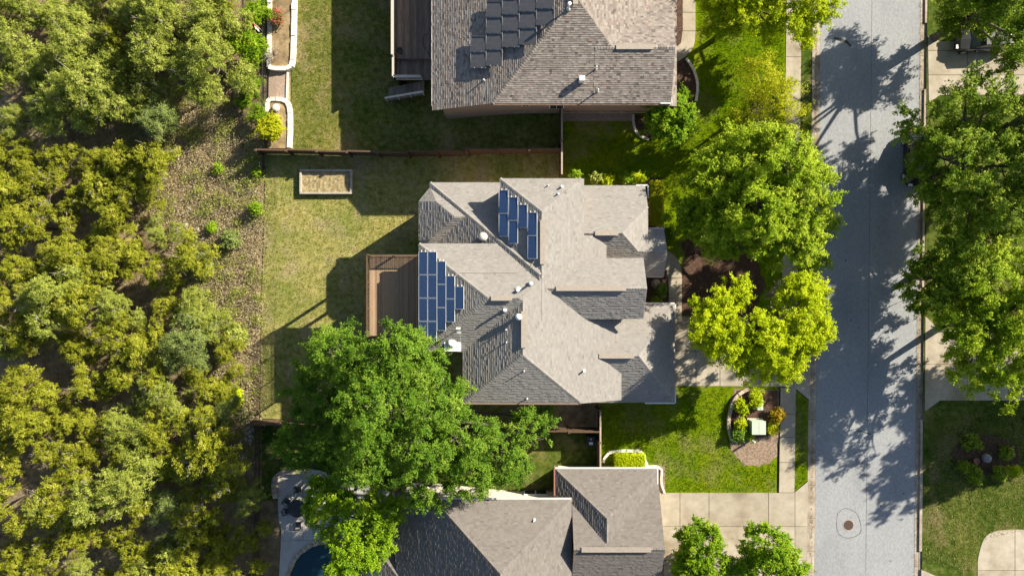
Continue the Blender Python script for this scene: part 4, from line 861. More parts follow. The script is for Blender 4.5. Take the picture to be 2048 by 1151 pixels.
# ------------------------------------------------------------------ cars
def car(label, c, rz, paint):
    root = thing('parked_car', label, 'car', c); m = Matrix.Rotation(rz, 3, 'Z')
    # lengthwise stations: x, half width low, half width high, sill z, shoulder z
    st = [(-2.25, .70, .62, .42, .72), (-2.12, .82, .74, .28, .90), (-1.5, .90, .83, .24, .98), (-.6, .91, .85, .22, .97), (.5, .91, .85, .22, .96), (1.2, .90, .82, .24, .90), (1.9, .85, .74, .28, .80), (2.2, .72, .60, .40, .66)]
    V = []; F = []
    for x, a, b, z0, z1 in st:
        zm = (z0 + z1) / 2 + .08; V += [(x, -a * .95, z0), (x, -a, zm), (x, -b, z1), (x, 0, z1 + .035), (x, b, z1), (x, a, zm), (x, a * .95, z0)]
    n = 7
    for i in range(len(st) - 1):
        for k in range(n): F.append((i * n + k, (i + 1) * n + k, (i + 1) * n + (k + 1) % n, i * n + (k + 1) % n))
    F += [tuple(range(n)), tuple(range(len(V) - 1, len(V) - 1 - n, -1))]
    MB().add([m @ Vector(v) + c for v in V], F).build('body', M[paint], root, False)
    def quad4(name, pts, mat, par=root): MB().add([m @ Vector(v) + c for v in pts], [tuple(range(len(pts)))]).build(name, M[mat], par)
    rf = [(-1.25, -.62, 1.42), (-1.25, .62, 1.42), (.25, .64, 1.46), (.25, -.64, 1.46)]
    MB().prism([(0, 0), (1, 0), (1, 1)], 0, 1)
    mb = MB(); mb.add([m @ Vector(v) + c for v in rf + [(x, y, z - .04) for x, y, z in rf]], [(0, 3, 2, 1), (0, 1, 5, 4), (1, 2, 6, 5), (2, 3, 7, 6), (3, 0, 4, 7)]); mb.build('roof_panel', M[paint], root)
    sh = [(-1.95, -.74, .97), (-1.95, .74, .97), (1.15, .78, .95), (1.15, -.78, .95)]; lo = [(x, y, z - .045) for x, y, z in rf]
    quad4('windscreen', [sh[3], sh[2], lo[2], lo[3]], 'glass'); quad4('rear_window', [sh[1], sh[0], lo[0], lo[1]], 'glass'); quad4('side_window', [sh[0], sh[3], lo[3], lo[0]], 'glass'); quad4('side_window', [sh[2], sh[1], lo[1], lo[2]], 'glass')
    mb = MB()
    for i in range(4): mb.beam(m @ Vector(sh[i]) + c, m @ Vector(lo[i]) + c, .07, .06)
    mb.build('pillar', M[paint], root)
    for x in (-1.38, 1.38):
        for s in (-1, 1):
            ax = m @ Vector((0, s, 0)); p = m @ Vector((x, s * .80, .33)) + c; w_ = MB().tube([p - ax * .1, p + ax * .12], [.33, .33], 18).build('wheel', M['rubber'], root, False); MB().tube([p + ax * .10, p + ax * .13], [.2, .19], 12).build('rim', M['grey'], w_)
    for s in (-1, 1):
        MB().box(m @ Vector((2.08, s * .56, .68)) + c, (.24, .3, .12), rz).build('headlight', M['white'], root); MB().box(m @ Vector((-2.16, s * .56, .78)) + c, (.16, .28, .14), rz).build('taillight', M['redpaint'], root)
        MB().box(m @ Vector((.75, s * .98, .98)) + c, (.14, .18, .12), rz).build('mirror', M[paint], root)
c = W3(1821, 320, RZ); car('black car parked at the far kerb, mostly hidden under a tree', Vector((c.x + .15, c.y, RZ)), -math.pi / 2, 'carblack')
c = W3(1955, 86, PT); car('charcoal car on the top right driveway under a dark tree', Vector((c.x, c.y, PT)), math.pi, 'cardark')

# ------------------------------------------------------------------ foliage
def leaf_cloud(name, pos, nrm, size, tint, asp=.55):
    n = len(pos); a = rng.normal(size=(n, 3)); nrm = nrm / (np.linalg.norm(nrm, axis=1, keepdims=True) + 1e-9)
    a -= nrm * (a * nrm).sum(1, keepdims=True); a /= np.linalg.norm(a, axis=1, keepdims=True) + 1e-9; b = np.cross(nrm, a)
    s = size[:, None]; V = np.stack([pos - a * s * .45 + b * s * asp * .5, pos + a * s * .6, pos - a * s * .45 - b * s * asp * .5], 1).reshape(-1, 3)
    return np_mesh(name, V, np.arange(3 * n).reshape(-1, 3), np.repeat(tint, 3), 3)
def crown_points(lobes, n, clump=.55, shell=.62, per=70, zf=.7):
    """lobes: (x, y, z, r, rz). clumps of leaves sit on and inside each lobe, mostly its upper shell"""
    lobes = np.asarray(lobes, float); wts = lobes[:, 3] ** 2; wts /= wts.sum(); nc = max(4, int(n / per))
    k = rng.choice(len(lobes), nc, p=wts); d = rng.normal(size=(nc, 3)); d[:, 2] = np.where(d[:, 2] < -.3, -d[:, 2], d[:, 2]); d /= np.linalg.norm(d, axis=1, keepdims=True)
    rad = shell + (1 - shell) * rng.random(nc) ** .6; rad *= rng.uniform(.78, 1.16, nc)
    cc = lobes[k, :3] + d * rad[:, None] * np.stack([lobes[k, 3], lobes[k, 3], lobes[k, 4]], 1)
    cr = clump * rng.uniform(.5, 1.45, nc); pw = cr ** 2; ci = rng.choice(nc, n, p=pw / pw.sum())
    ns = 9; ax = rng.normal(size=(nc, ns, 3)) + d[:, None, :] * .75 + np.array([0, 0, .25]); ax /= np.linalg.norm(ax, axis=2, keepdims=True); ax *= rng.uniform(.6, 1.35, (nc, ns, 1))
    a = ax[ci, rng.integers(0, ns, n)]; t = rng.random((n, 1)) ** .75                      # leafy sprays fanning out of each clump
    pos = cc[ci] + a * t * cr[ci][:, None] * 1.25 * np.array([1, 1, zf + .1]) + rng.normal(size=(n, 3)) * (.20 * cr[ci][:, None]) * (1.15 - .6 * t)
    u = a * .6 + rng.normal(size=(n, 3)) * .3
    nr = u * .35 + d[ci] * .25 + np.array([.10, .07, .5]) + rng.normal(size=(n, 3)) * .42
    ct = rng.normal(size=nc) * .14
    tint = np.clip(.42 + ct[ci] + .12 * t[:, 0] + rng.normal(size=n) * .15, 0, 1)
    return pos, nr, tint
def limbs(mb, base, top, lobes, r0):
    base, top = Vector(base), Vector(top); mid = base.lerp(top, .5) + Vector((rnd.uniform(-.2, .2), rnd.uniform(-.2, .2), 0))
    mb.tube([base - Vector((0, 0, .3)), base + Vector((0, 0, .15)), mid, top], [r0 * 1.5, r0 * 1.1, r0 * .85, r0 * .6], 9)
    for l in lobes:
        c_ = Vector(l[:3]); s = base.lerp(top, rnd.uniform(.55, 1)); m = s.lerp(c_, .55) + Vector((rnd.uniform(-.3, .3), rnd.uniform(-.3, .3), rnd.uniform(0, .4))); r_ = r0 * .42 * min(1.2, l[3] / 2.5 + .3)
        mb.tube([s, m, c_], [r_, r_ * .7, r_ * .4], 6)
        for _ in range(5):
            a = Vector((rnd.gauss(0, 1), rnd.gauss(0, 1), rnd.gauss(.3, .7))).normalized(); e = c_ + Vector((a.x * l[3], a.y * l[3], a.z * l[4])) * .8; q = m.lerp(c_, rnd.uniform(.2, 1)); mb.tube([q, q.lerp(e, .5) + Vector((0, 0, .12)), e], [r_ * .4, r_ * .25, .012], 5)
def tree(name, label, cat, lobes_px, n, leafmat_, size=(.16, .26), base=None, trunk_r=.22, clump=.55, group=None, shell=.62, per=70, asp=.55, bark='bark', zf=.7):
    lobes = [(*W3(a, b, z), r, rz) for a, b, z, r, rz in lobes_px]; cx = sum(l[0] * l[3] for l in lobes) / sum(l[3] for l in lobes); cy = sum(l[1] * l[3] for l in lobes) / sum(l[3] for l in lobes)
    if base is None: base = Vector((cx, cy, g(cx)))
    root = thing(name, label, cat, base, group); zt = sum(l[2] for l in lobes) / len(lobes) - .4
    mb = MB(); limbs(mb, base, (cx, cy, zt), lobes, trunk_r); mb.build('trunk', M[bark], root, True)
    pos, nr, tint = crown_points(lobes, int(n * 1.45), clump, shell, per * 1.45, zf); me = leaf_cloud('crown', pos - np.array(base), nr, rng.uniform(*size, len(pos)) * .84, tint, asp); link('crown', me, L[leafmat_], root)
    return root
def shrub(name, label, px, py, r, h, n, mat, size=(.09, .16), cat='shrub', group=None, dz=0, sq=None, clump=.22):
    c = G(px, py, dz); root = thing(name, label, cat, c, group); mb = MB()
    for i in range(7):
        a = i * .9; e = c + Vector((math.cos(a) * r * .7, math.sin(a) * r * .7, h * .75)); mb.tube([c - Vector((0, 0, .1)), c.lerp(e, .5) + Vector((0, 0, .1)), e], [.03, .02, .008], 5)
    mb.build('stem', M['bark'], root)
    if sq:
        # clipped hedge: leaves over a box sq = (sx, sy)
        m_ = n; f = rng.random((m_, 3)) * 2 - 1; ax = rng.choice(3, m_, p=[.2, .2, .6]); f[np.arange(m_), ax] = np.where(ax == 2, 1, np.sign(f[np.arange(m_), ax])); f *= rng.uniform(.86, 1.05, (m_, 1))
        pos = np.array([0, 0, h / 2]) + f * np.array([sq[0] / 2, sq[1] / 2, h / 2]) + rng.normal(size=(m_, 3)) * .03; nr = f * .6 + np.array([0, 0, .5]) + rng.normal(size=(m_, 3)) * .5; tint = np.clip(.5 + rng.normal(size=m_) * .2, 0, 1)
    else:
        lob = [(rnd.uniform(-.35, .35) * r, rnd.uniform(-.35, .35) * r, h * rnd.uniform(.4, .65), r * rnd.uniform(.5, .75), h * .45) for _ in range(5)]
        pos, nr, tint = crown_points(lob, n, clump, .55, 40)
    link('foliage', leaf_cloud('foliage', pos, nr, rng.uniform(*size, len(pos)), tint, .6), L[mat], root); return root

# the big tree behind the middle house
tree('shade_tree', 'huge spreading green tree between the deck and the bottom house', 'tree',
     [(690, 705, 9.2, 2.0, 2.8), (792, 702, 11.4, 2.2, 3.2), (838, 722, 9.8, 1.8, 2.2), (735, 760, 8, 2.2, 2.4), (632, 790, 5.2, 2.4, 1.8), (752, 815, 12.6, 2.4, 3.8), (855, 800, 11.6, 2.3, 3.2), (612, 885, 4.8, 2.1, 1.5), (672, 870, 5.6, 2.4, 1.8), (745, 905, 10.2, 2.1, 3), (835, 890, 11, 2.4, 3), (922, 872, 9.6, 2.1, 2.6), (940, 940, 8, 2, 2.2), (1000, 900, 8, 1.7, 2.1), (1062, 858, 7.2, 1.6, 2), (870, 965, 7.8, 1.8, 2), (1025, 935, 6.4, 1.3, 1.5), (890, 770, 9.4, 1.2, 1.5), (655, 700, 6.6, 1.5, 1.6), (700, 955, 4.8, 1.8, 1.3), (1082, 835, 6.6, .9, 1.1)],
     185000, 'oak', (.10, .18), trunk_r=.42, clump=.50, per=210, shell=.58)
tree('yard_tree', 'yellow-green tree overhanging the pool and patio table', 'tree', [(655, 1020, 5.2, 1.8, 1.4), (710, 1050, 6, 2.2, 1.8), (760, 1020, 5.8, 1.6, 1.4), (700, 1105, 5.5, 1.8, 1.5), (745, 1090, 5.4, 1.5, 1.2), (650, 985, 4.6, 1.2, 1)], 46000, 'bright', (.12, .21), trunk_r=.2, clump=.5, per=200)
# front yard trees
tree('street_tree', 'large dark green tree between the middle front walk and the road', 'tree', [(1392, 400, 5.4, 1.9, 1.5), (1450, 350, 7, 2.3, 2), (1540, 320, 8.6, 2.6, 2.2), (1600, 380, 8.6, 2.2, 1.9), (1520, 420, 8.8, 2.6, 2.2), (1440, 460, 6.6, 1.9, 1.6), (1595, 470, 8, 1.9, 1.6), (1530, 495, 7.2, 1.6, 1.4), (1372, 430, 4.8, 1.3, 1.1), (1490, 295, 7.2, 1.7, 1.4), (1630, 345, 7.2, 1.2, 1), (1640, 440, 7, 1, .9), (1625, 505, 6.8, 1, .8)], 92000, 'fresh', (.13, .23), trunk_r=.3, clump=.58, per=210, shell=.55)
tree('street_tree', 'brilliant lime green tree over the middle driveway', 'tree', [(1425, 603, 7.4, 1.6, 1.5), (1418, 655, 7.6, 1.6, 1.5), (1458, 690, 8.0, 1.8, 1.7), (1600, 592, 8.0, 1.6, 1.5), (1603, 650, 8.6, 1.8, 1.8), (1558, 690, 8.4, 1.9, 1.8), (1510, 668, 8.6, 1.7, 1.6), (1505, 738, 7.2, 1.4, 1.2), (1468, 585, 7.2, 1.2, 1.1), (1625, 575, 7.0, .9, .8), (1635, 635, 7.4, .9, .8), (1570, 735, 6.8, 1, .9)], 80000, 'lime', (.12, .21), trunk_r=.26, clump=.5, per=200)
tree('street_tree', 'lime tree at the top edge shading the sidewalk of the top house', 'tree', [(1440, 20, 5.8, 1.8, 1.5), (1510, 10, 7, 2.2, 1.8), (1590, 15, 7.4, 2.1, 1.8), (1635, 15, 7, 1.4, 1.2), (1480, -30, 7.2, 2.2, 1.8), (1570, -60, 8, 2.4, 2), (1440, -80, 7, 2.0, 1.7), (1455, 62, 5.4, 1.1, .9), (1600, 62, 6, 1.1, .9), (1540, 60, 5.6, 1, .8)], 55000, 'lime', (.12, .22), trunk_r=.26, clump=.5, per=190)
tree('young_tree', 'thin airy yellow-green tree on the lawn beside the sidewalk', 'tree', [(1520, 150, 6.5, 1.6, 1.3), (1555, 200, 7, 1.8, 1.5), (1500, 215, 6, 1.4, 1.1), (1585, 235, 6, 1.2, 1), (1480, 250, 5.4, 1.1, .9)], 9000, 'yellow', (.10, .17), trunk_r=.12, clump=.45, per=60, shell=.4)
tree('yard_tree', 'rounded bright green yard tree at the corner of the brick wall', 'tree', [(1330, 225, 5.2, 1.3, 1.2), (1362, 230, 5.2, 1.2, 1.1), (1340, 262, 5, 1.4, 1.2), (1312, 252, 4.6, 1.0, .9), (1350, 200, 4.6, .9, .8), (1372, 260, 4.4, .8, .7)], 24000, 'bright', (.13, .22), trunk_r=.12, clump=.34, shell=.5, per=130)
tree('yard_tree', 'green tree at the bottom left of the lower driveway', 'tree', [(1400, 1090, 5.8, 1.7, 1.7), (1405, 1070, 6.6, 1.2, 1.3), (1380, 1130, 5.2, 1.3, 1.2), (1425, 1130, 5.4, 1.4, 1.2), (1400, 1170, 5, 1.8, 1.4)], 36000, 'bright', (.12, .2), trunk_r=.14, clump=.4, per=180)
tree('yard_tree', 'green tree at the bottom right of the lower driveway', 'tree', [(1530, 1085, 6.6, 1.7, 1.6), (1490, 1120, 5.6, 1.3, 1.2), (1560, 1120, 6, 1.5, 1.3), (1585, 1140, 5.2, 1.0, .9), (1525, 1150, 5.8, 1.9, 1.5), (1540, 1200, 5.4, 2, 1.5)], 42000, 'bright', (.12, .2), trunk_r=.15, clump=.4, per=180)
# trees across the street
tree('street_tree', 'broad green tree across the street above the black parked car', 'tree', [(1845, 262, 8.5, 2.0, 2.2), (1930, 220, 10, 2.3, 2.6), (2015, 245, 10.8, 2.5, 2.8), (1895, 315, 10, 2.4, 2.8), (1985, 335, 11, 2.7, 3), (1848, 360, 7.6, 1.8, 1.8), (1930, 410, 9.5, 2.2, 2.4), (2025, 420, 11, 2.4, 2.6), (2090, 330, 12, 2.8, 3), (1868, 415, 7, 1.4, 1.4), (1985, 172, 9, 1.5, 1.5), (1820, 300, 7.4, 1, 1.1), (1880, 300, 6, 2.2, 1.5), (1885, 385, 5.8, 2.2, 1.5), (1950, 300, 6.4, 2.4, 1.6), (1935, 445, 6, 2.2, 1.5), (1905, 225, 6, 2, 1.5), (2020, 330, 7, 2.5, 1.8), (2000, 440, 7, 2.2, 1.6)], 72000, 'street', (.14, .24), trunk_r=.34, clump=.55, per=190, shell=.45)
tree('street_tree', 'low dark green tree leaning over the far kerb', 'tree', [(1842, 560, 6.4, 1.5, 1.6), (1835, 595, 5.4, 1.1, 1.2), (1905, 505, 8.4, 1.8, 2), (1890, 580, 7.6, 1.6, 1.7), (1852, 520, 6.0, 1.1, 1.1), (1920, 545, 9, 1.5, 1.6), (1880, 540, 5.2, 1.8, 1.2), (1930, 580, 5.6, 1.8, 1.4)], 30000, 'street', (.14, .23), trunk_r=.2, clump=.46, per=170)
tree('street_tree', 'bright feathery tree over the right-hand middle driveway', 'tree', [(1965, 560, 9.2, 2.1, 2.4), (2035, 610, 9.6, 2.4, 2.4), (1960, 645, 8.8, 2.1, 2.2), (1922, 700, 8, 1.7, 1.7), (2000, 715, 8.6, 2.2, 2.2), (2060, 690, 9.4, 2.4, 2.4), (1965, 758, 7.4, 1.5, 1.5), (2045, 780, 8, 1.7, 1.7), (2090, 560, 9.8, 2.4, 2.4), (1910, 650, 8.4, 1.2, 1.3), (1925, 610, 6, 2, 1.5), (1950, 690, 6, 2.2, 1.5), (1935, 740, 5.4, 1.5, 1.1), (1975, 520, 6.6, 2.2, 1.7), (2010, 640, 7.4, 2.4, 1.8)], 64000, 'fresh', (.13, .23), trunk_r=.28, clump=.52, per=180, shell=.45)
tree('street_tree', 'dark tree over the top right driveway and charcoal car', 'tree', [(1925, 22, 6.8, 1.8, 1.6), (1898, -5, 6.2, 1.7, 1.5), (1890, 40, 5.2, 1.2, 1), (1990, 15, 10.5, 2.3, 2.5), (2040, 85, 10.5, 2.1, 2.3), (1950, -50, 10, 2.5, 2.6), (2060, -10, 11.5, 2.7, 2.8), (2035, 140, 8, 1.4, 1.5), (1930, 55, 6.5, 1.1, 1), (1910, 25, 5.6, 1.6, 1.1), (1960, 40, 6, 1.8, 1.2), (1920, -40, 6.4, 2.2, 1.6)], 46000, 'street', (.14, .24), trunk_r=.3, clump=.54, per=180, shell=.45)
for (px, py, z, lb) in ((2380, 640, 9.5, 'green tree beyond the right edge shading the lawn across the street'), (2340, 735, 8.5, 'second green tree beyond the right edge shading the dark bed'), (2250, 150, 12, 'green tree beyond the upper right edge of the photo')):
    tree('street_tree', lb, 'tree', [(px + rnd.uniform(-75, 75), py + rnd.uniform(-50, 50), z + rnd.uniform(-1.5, 1.2), rnd.uniform(2.0, 2.8), rnd.uniform(1.7, 2.4)) for _ in range(9)], 22000, 'street', (.32, .5), trunk_r=.3, clump=.65, per=90)

# garden shrubs
sg = 'small garden shrubs'
for a in (('hedge', 'narrow yellow-green clipped hedge at the right end of the middle house', 1310, 408, .5, .9, 5200, 'yellow', dict(sq=(1.0, 3.4))),
          ('hedge', 'bright clipped rectangular hedge beside the bottom house', 1256, 915, .5, 1.1, 7500, 'lime', dict(sq=(2.3, .95), size=(.08, .14))),
          ('dome_shrub', 'smooth yellow dome shrub beside the sidewalk', 1559, 274, .85, .95, 6500, 'yellow', dict(clump=.12)),
          ('shrub', 'leafy green shrub left of the row against the middle house', 1152, 351, .42, .8, 1500, 'bright', {}), ('shrub', 'olive shrub second in the row against the middle house', 1190, 356, .5, .8, 1500, 'grove', {}), ('shrub', 'pale shrub third in the row against the middle house', 1212, 360, .42, .7, 1300, 'lime', {}),
          ('shrub', 'green shrub fourth in the row against the middle house', 1250, 360, .5, .8, 1700, 'bright', {}), ('shrub', 'bright shrub at the right end of the row against the middle house', 1276, 359, .45, .75, 1500, 'lime', {}),
          ('shrub', 'tall yellow-green shrub at the top of the utility cabinet bed', 1504, 795, .55, 1.0, 3000, 'lime', {}), ('shrub', 'lime shrub against the curved stone edging, upper left of the bed', 1479, 811, .5, .8, 2300, 'lime', {}),
          ('shrub', 'orange-gold shrub beside the sidewalk and utility cabinet', 1549, 826, .55, .8, 2600, 'gold', {}), ('shrub', 'small yellow shrub right of the large utility cabinet', 1541, 856, .42, .6, 1600, 'yellow', {}),
          ('shrub', 'lime shrub left of the large utility cabinet', 1479, 845, .42, .7, 1600, 'lime', {}), ('shrub', 'dark green shrub below left of the large utility cabinet', 1476, 866, .55, .7, 2300, 'oak', {}), ('shrub', 'small green shrub tucked below the large utility cabinet', 1494, 869, .35, .5, 1000, 'bright', {}),
          ('shrub', 'dark green leafy shrub beside the curved front walk', 1322, 580, .5, .6, 1300, 'oak', {}), ('shrub', 'small green shrub in the bed near the porch', 1312, 600, .4, .5, 900, 'bright', {}), ('shrub', 'dark shrub at the corner of the bed near the porch', 1336, 470, .5, .6, 1200, 'oak', {}),
          ('flowering_shrub', 'red-flowered shrub in the long white edged planter', 559, 36, .75, .9, 2600, 'red', dict(dz=.3)), ('yard_bush', 'bright yellow-green bush in the short white edged planter', 552, 262, 1.05, 1.8, 7500, 'yellow', dict(dz=.3, clump=.3, size=(.12, .2))),
          ('shrub', 'leafy shrub in the shaded bed left of the grey stone ball', 1935, 880, .7, .8, 2200, 'street', {}), ('shrub', 'sunlit shrub below the grey stone ball', 1945, 943, .8, .8, 2800, 'street', {}), ('shrub', 'small shrub below left of the grey stone ball', 1922, 933, .6, .7, 1600, 'street', {}), ('shrub', 'sunlit shrub right of the grey stone ball', 1990, 942, .7, .8, 2400, 'street', {}), ('shrub', 'pale grassy shrub at the right end of the shaded bed', 2022, 938, .55, .7, 1500, 'lime', {}), ('shrub', 'dim shrub above right of the grey stone ball', 2005, 900, .6, .7, 1300, 'street', {}),
          ('shrub', 'bright green bush standing alone at the lawn edge', 516, 419, .55, .9, 2200, 'bright', {}), ('shrub', 'small bright bush in the clearing left of the lawn', 426, 457, .42, .6, 1300, 'bright', {}), ('shrub', 'grey-green bush in the clearing above the middle', 464, 481, .9, 1.1, 3200, 'sage', {}), ('shrub', 'tall dark sage bush in the middle of the clearing', 411, 528, 1.0, 1.5, 4200, 'sage', {}), ('shrub', 'bushy yellow-green shrub low in the clearing', 474, 668, 1.3, 1.6, 6500, 'grove', dict(clump=.3)), ('shrub', 'small green weed below the end of the board fence', 519, 345, .35, .5, 800, 'bright', {}), ('shrub', 'tiny green weed at the top of the clearing', 440, 340, .35, .5, 800, 'bright', {}), ('shrub', 'bright lime bush at the lower end of the clearing', 468, 800, 1.2, 1.6, 6000, 'lime', dict(clump=.3, size=(.12, .2)))):
    shrub(a[0], a[1], a[2], a[3], a[4], a[5], a[6], a[7], group=sg, **a[8])
for px, py, lb in ((1450, 885, ''),): pass
c = G(553, 217, .3); bo_ = MB().lathe(c, [(.1, -.05), (.3, .05), (.34, .2), (.22, .36), (.05, .4)], 9); tag(bo_.build('boulder', M['whitestone']), 'pale boulder in the short white edged planter', 'rock')
c = G(1311, 567, 0); tag(MB().lathe(c, [(.2, -.05), (.42, .05), (.4, .22), (.2, .33)], 7).build('boulder', M['stone']), 'pale flat boulder in the dark bed by the porch', 'rock')
def bare_shrub(label, px, py, r, h, n=60, dz=0, mat='palebark'):
    c = G(px, py, dz); mb = MB()
    for i in range(n):
        a = rnd.uniform(0, 6.283); q = c + Vector((0, 0, h * .1)); e = c + Vector((math.cos(a) * r * rnd.uniform(.3, 1), math.sin(a) * r * rnd.uniform(.3, 1), h * rnd.uniform(.4, 1))); m = q.lerp(e, .55) + Vector((rnd.uniform(-.1, .1), rnd.uniform(-.1, .1), .1)); mb.tube([q, m, e], [.022, .013, .005], 4, False)
        for _ in range(3): e2 = e + Vector((rnd.gauss(0, .2), rnd.gauss(0, .2), rnd.gauss(.1, .12))) * r; mb.tube([m.lerp(e, .6), e2], [.01, .004], 3, False)
    return tag(mb.build('bare_shrub', M[mat]), label, 'shrub')
bare_shrub('bare twiggy shrub at the bottom of the long white edged planter', 548, 112, .9, .9, 40, .3)
bare_shrub('grey leafless crown patch showing between the lime and dark street trees', 1528, 588, 1.3, 6.2, 70); bare_shrub('pale bare twigs on the lawn under the thin airy tree', 1505, 240, 1.2, 3.2, 60)

# ------------------------------------------------------------------ the woods on the left
def proto(kind, seed, n, spread, h, mat, size, clump, per, shell):
    global rng; rng = np.random.default_rng(seed); r = random.Random(seed)
    lob = [(r.uniform(-.3, .3), r.uniform(-.3, .3), h * .7, spread * r.uniform(.42, .55), h * .24)] + [(math.cos(i * 1.05 + r.random()) * spread * r.uniform(.35, .85), math.sin(i * 1.05 + r.random()) * spread * r.uniform(.35, .85), h * r.uniform(.3, .72), spread * r.uniform(.22, .45), h * r.uniform(.16, .24)) for i in range(6)]
    pos, nr, tint = crown_points(lob, n, clump, shell, per, .9); cm = leaf_cloud('crown', pos, nr, rng.uniform(*size, n), tint, .5); cm.materials.append(L[mat])
    mb = MB(); limbs(mb, (0, 0, 0), (0, 0, h * .55), lob, .12); ob = mb.build('trunk', M['bark'], None, True); tm = ob.data; bpy.data.objects.remove(ob)
    mb = MB()
    for i in range(26 if kind == 'juniper' else 12):
        l = lob[r.randrange(len(lob))]; q = Vector((l[0], l[1], l[2])); e = q + Vector((r.gauss(0, 1), r.gauss(0, 1), r.uniform(.5, 1.4))).normalized() * l[3] * r.uniform(1.0, 1.5); m = q.lerp(e, .6) + Vector((r.uniform(-.1, .1), r.uniform(-.1, .1), .05)); mb.tube([q, m, e], [.03, .02, .007], 4, False)
        for _ in range(4): k = m.lerp(e, r.random()); mb.tube([k, k + Vector((r.gauss(0, .22), r.gauss(0, .22), r.uniform(0, .2)))], [.012, .005], 3, False)
    ob = mb.build('dead_branches', M['palebark'], None, True); dm = ob.data; bpy.data.objects.remove(ob); return cm, tm, dm
PR = {'juniper': [proto('juniper', 100 + i, 30000, 2.4, 4.4, 'juniper', (.065, .125), .30, 150, .45) for i in range(6)], 'grove': [proto('grove', 200 + i, 30000, 2.8, 5.0, 'grove', (.065, .125), .34, 150, .45) for i in range(4)], 'sage': [proto('sage', 300 + i, 22000, 2.2, 4.8, 'sage', (.06, .12), .38, 140, .4) for i in range(3)], 'bright': [proto('bright', 400 + i, 13000, 2.0, 3.8, 'bright', (.12, .21), .42, 140, .5) for i in range(2)]}
LOOK = {'juniper': 'olive-yellow juniper', 'grove': 'pale green live oak', 'sage': 'grey-green feathery oak', 'bright': 'vivid green tree'}; NAME = {'juniper': 'juniper_tree', 'grove': 'live_oak_tree', 'sage': 'feathery_oak_tree', 'bright': 'leafy_tree'}
ROWS = ['at the top edge', 'level with the red-flowered shrub', 'level with the pink gravel path', 'level with the short white planter', 'level with the long board fence', 'level with the raised garden bed', 'level with the turbine vent', 'level with the deck top', 'level with the wooden deck shadow', 'level with the white chimney cap', 'level with the garage ridge', 'level with the lower board fence', 'level with the utility cabinet', 'level with the patio table', 'level with the swimming pool', 'at the bottom edge']
ORDN = ['first', 'second', 'third', 'fourth', 'fifth', 'sixth', 'seventh', 'eighth', 'ninth', 'tenth', 'eleventh', 'twelfth', 'thirteenth']
def lim(y):     # right-hand limit of the closed canopy at photo row y
    pts = [(-60, 460), (100, 465), (180, 450), (215, 370), (250, 290), (330, 345), (400, 370), (450, 330), (520, 420), (600, 450), (660, 500), (720, 505), (800, 505), (880, 510), (960, 512), (1080, 512), (1220, 512)]
    for (a, b), (c_, d) in zip(pts[:-1], pts[1:]):
        if a <= y <= c_: return b + (d - b) * (y - a) / (c_ - a)
    return 400
wr = random.Random(11); woods = []
yrow = -20
for ri, rowname in enumerate(ROWS):
    y = -15 + ri * 78.5; x = -40 + (wr.uniform(0, 70) if ri % 2 else 0); k = 0; row = []
    while x < lim(y) - 15:
        px, py = x + wr.uniform(-16, 16), y + wr.uniform(-26, 26)
        zone_up = py < 250
        if zone_up: kd = wr.choices(['grove', 'juniper', 'sage'], [.70, .24, .06])[0]
        elif py > 600: kd = wr.choices(['juniper', 'sage', 'grove'], [.72, .12, .16])[0]
        else: kd = wr.choices(['juniper', 'grove', 'sage'], [.9, .06, .04])[0]
        row.append((px, py, kd)); x += wr.uniform(40, 66)
    for k, (px, py, kd) in enumerate(row): woods.append((px, py, kd, f'{LOOK[kd]}, {ORDN[k]} from left, woods row {rowname}'))
for px, py, lb in ((497, 20, 'vivid green tree at the top edge beside the iron fence'), (492, 90, 'vivid green tree behind the leaning flag pole'), (488, 160, 'vivid green tree left of the pink gravel path'), (500, 218, 'vivid green tree left of the short white planter'), (470, 190, 'vivid green tree at the upper corner of the clearing')): woods.append((px, py, 'bright', lb))
for px, py, kd, lb in woods:
    b = G(px, py); b = W3(px, py, g(b.x) + 2.6); s = wr.choice((wr.uniform(.45, .7), wr.uniform(.6, .9), wr.uniform(.75, 1.1))) * (.72 if kd == 'bright' else 1); gz = g(b.x); root = thing(NAME[kd], lb, 'tree', (b.x, b.y, gz - .07), 'trees in the woods on the left')
    root.rotation_euler = (0, 0, wr.uniform(0, 6.28)); root.scale = (s, s * wr.uniform(.85, 1.15), s * wr.uniform(.9, 1.4)); cm, tm, dm = wr.choice(PR[kd]); link('crown', cm, None, root); link('trunk', tm, None, root)
    if wr.random() < .6 and kd != 'bright': link('dead_branches', dm, None, root)['kind'] = 'stuff'
rng = np.random.default_rng(99)

# scrub, twigs and stones covering the clearing; grass on the lawns
def in_poly(P, poly):
    x, y = P[:, 0], P[:, 1]; ins = np.zeros(len(P), bool); n = len(poly)
    for i in range(n):
        (x0, y0), (x1, y1) = poly[i], poly[(i + 1) % n]; c_ = ((y0 > y) != (y1 > y)) & (x < (x1 - x0) * (y - y0) / (y1 - y0 + 1e-12) + x0); ins ^= c_
    return ins
gv = np.vectorize(g)
def scatter(polypx, n):
    poly = [tuple(G(a, b)[:2]) for a, b in polypx]; a = np.array(poly); lo, hi = a.min(0), a.max(0); P = rng.random((n * 3, 2)) * (hi - lo) + lo; P = P[in_poly(P, poly)][:n]
    return np.column_stack([P, gv(P[:, 0])])
def clumped(P, nc, r):
    c_ = P[:nc]; i = rng.integers(0, nc, len(P)); q = c_[i].copy(); q[:, :2] += rng.normal(size=(len(P), 2)) * r; q[:, 2] = gv(q[:, 0]); return q
CLEAR = [(250, 240), (440, 190), (528, 290), (528, 600), (520, 835), (515, 930), (430, 860), (390, 640), (330, 470), (230, 400)]
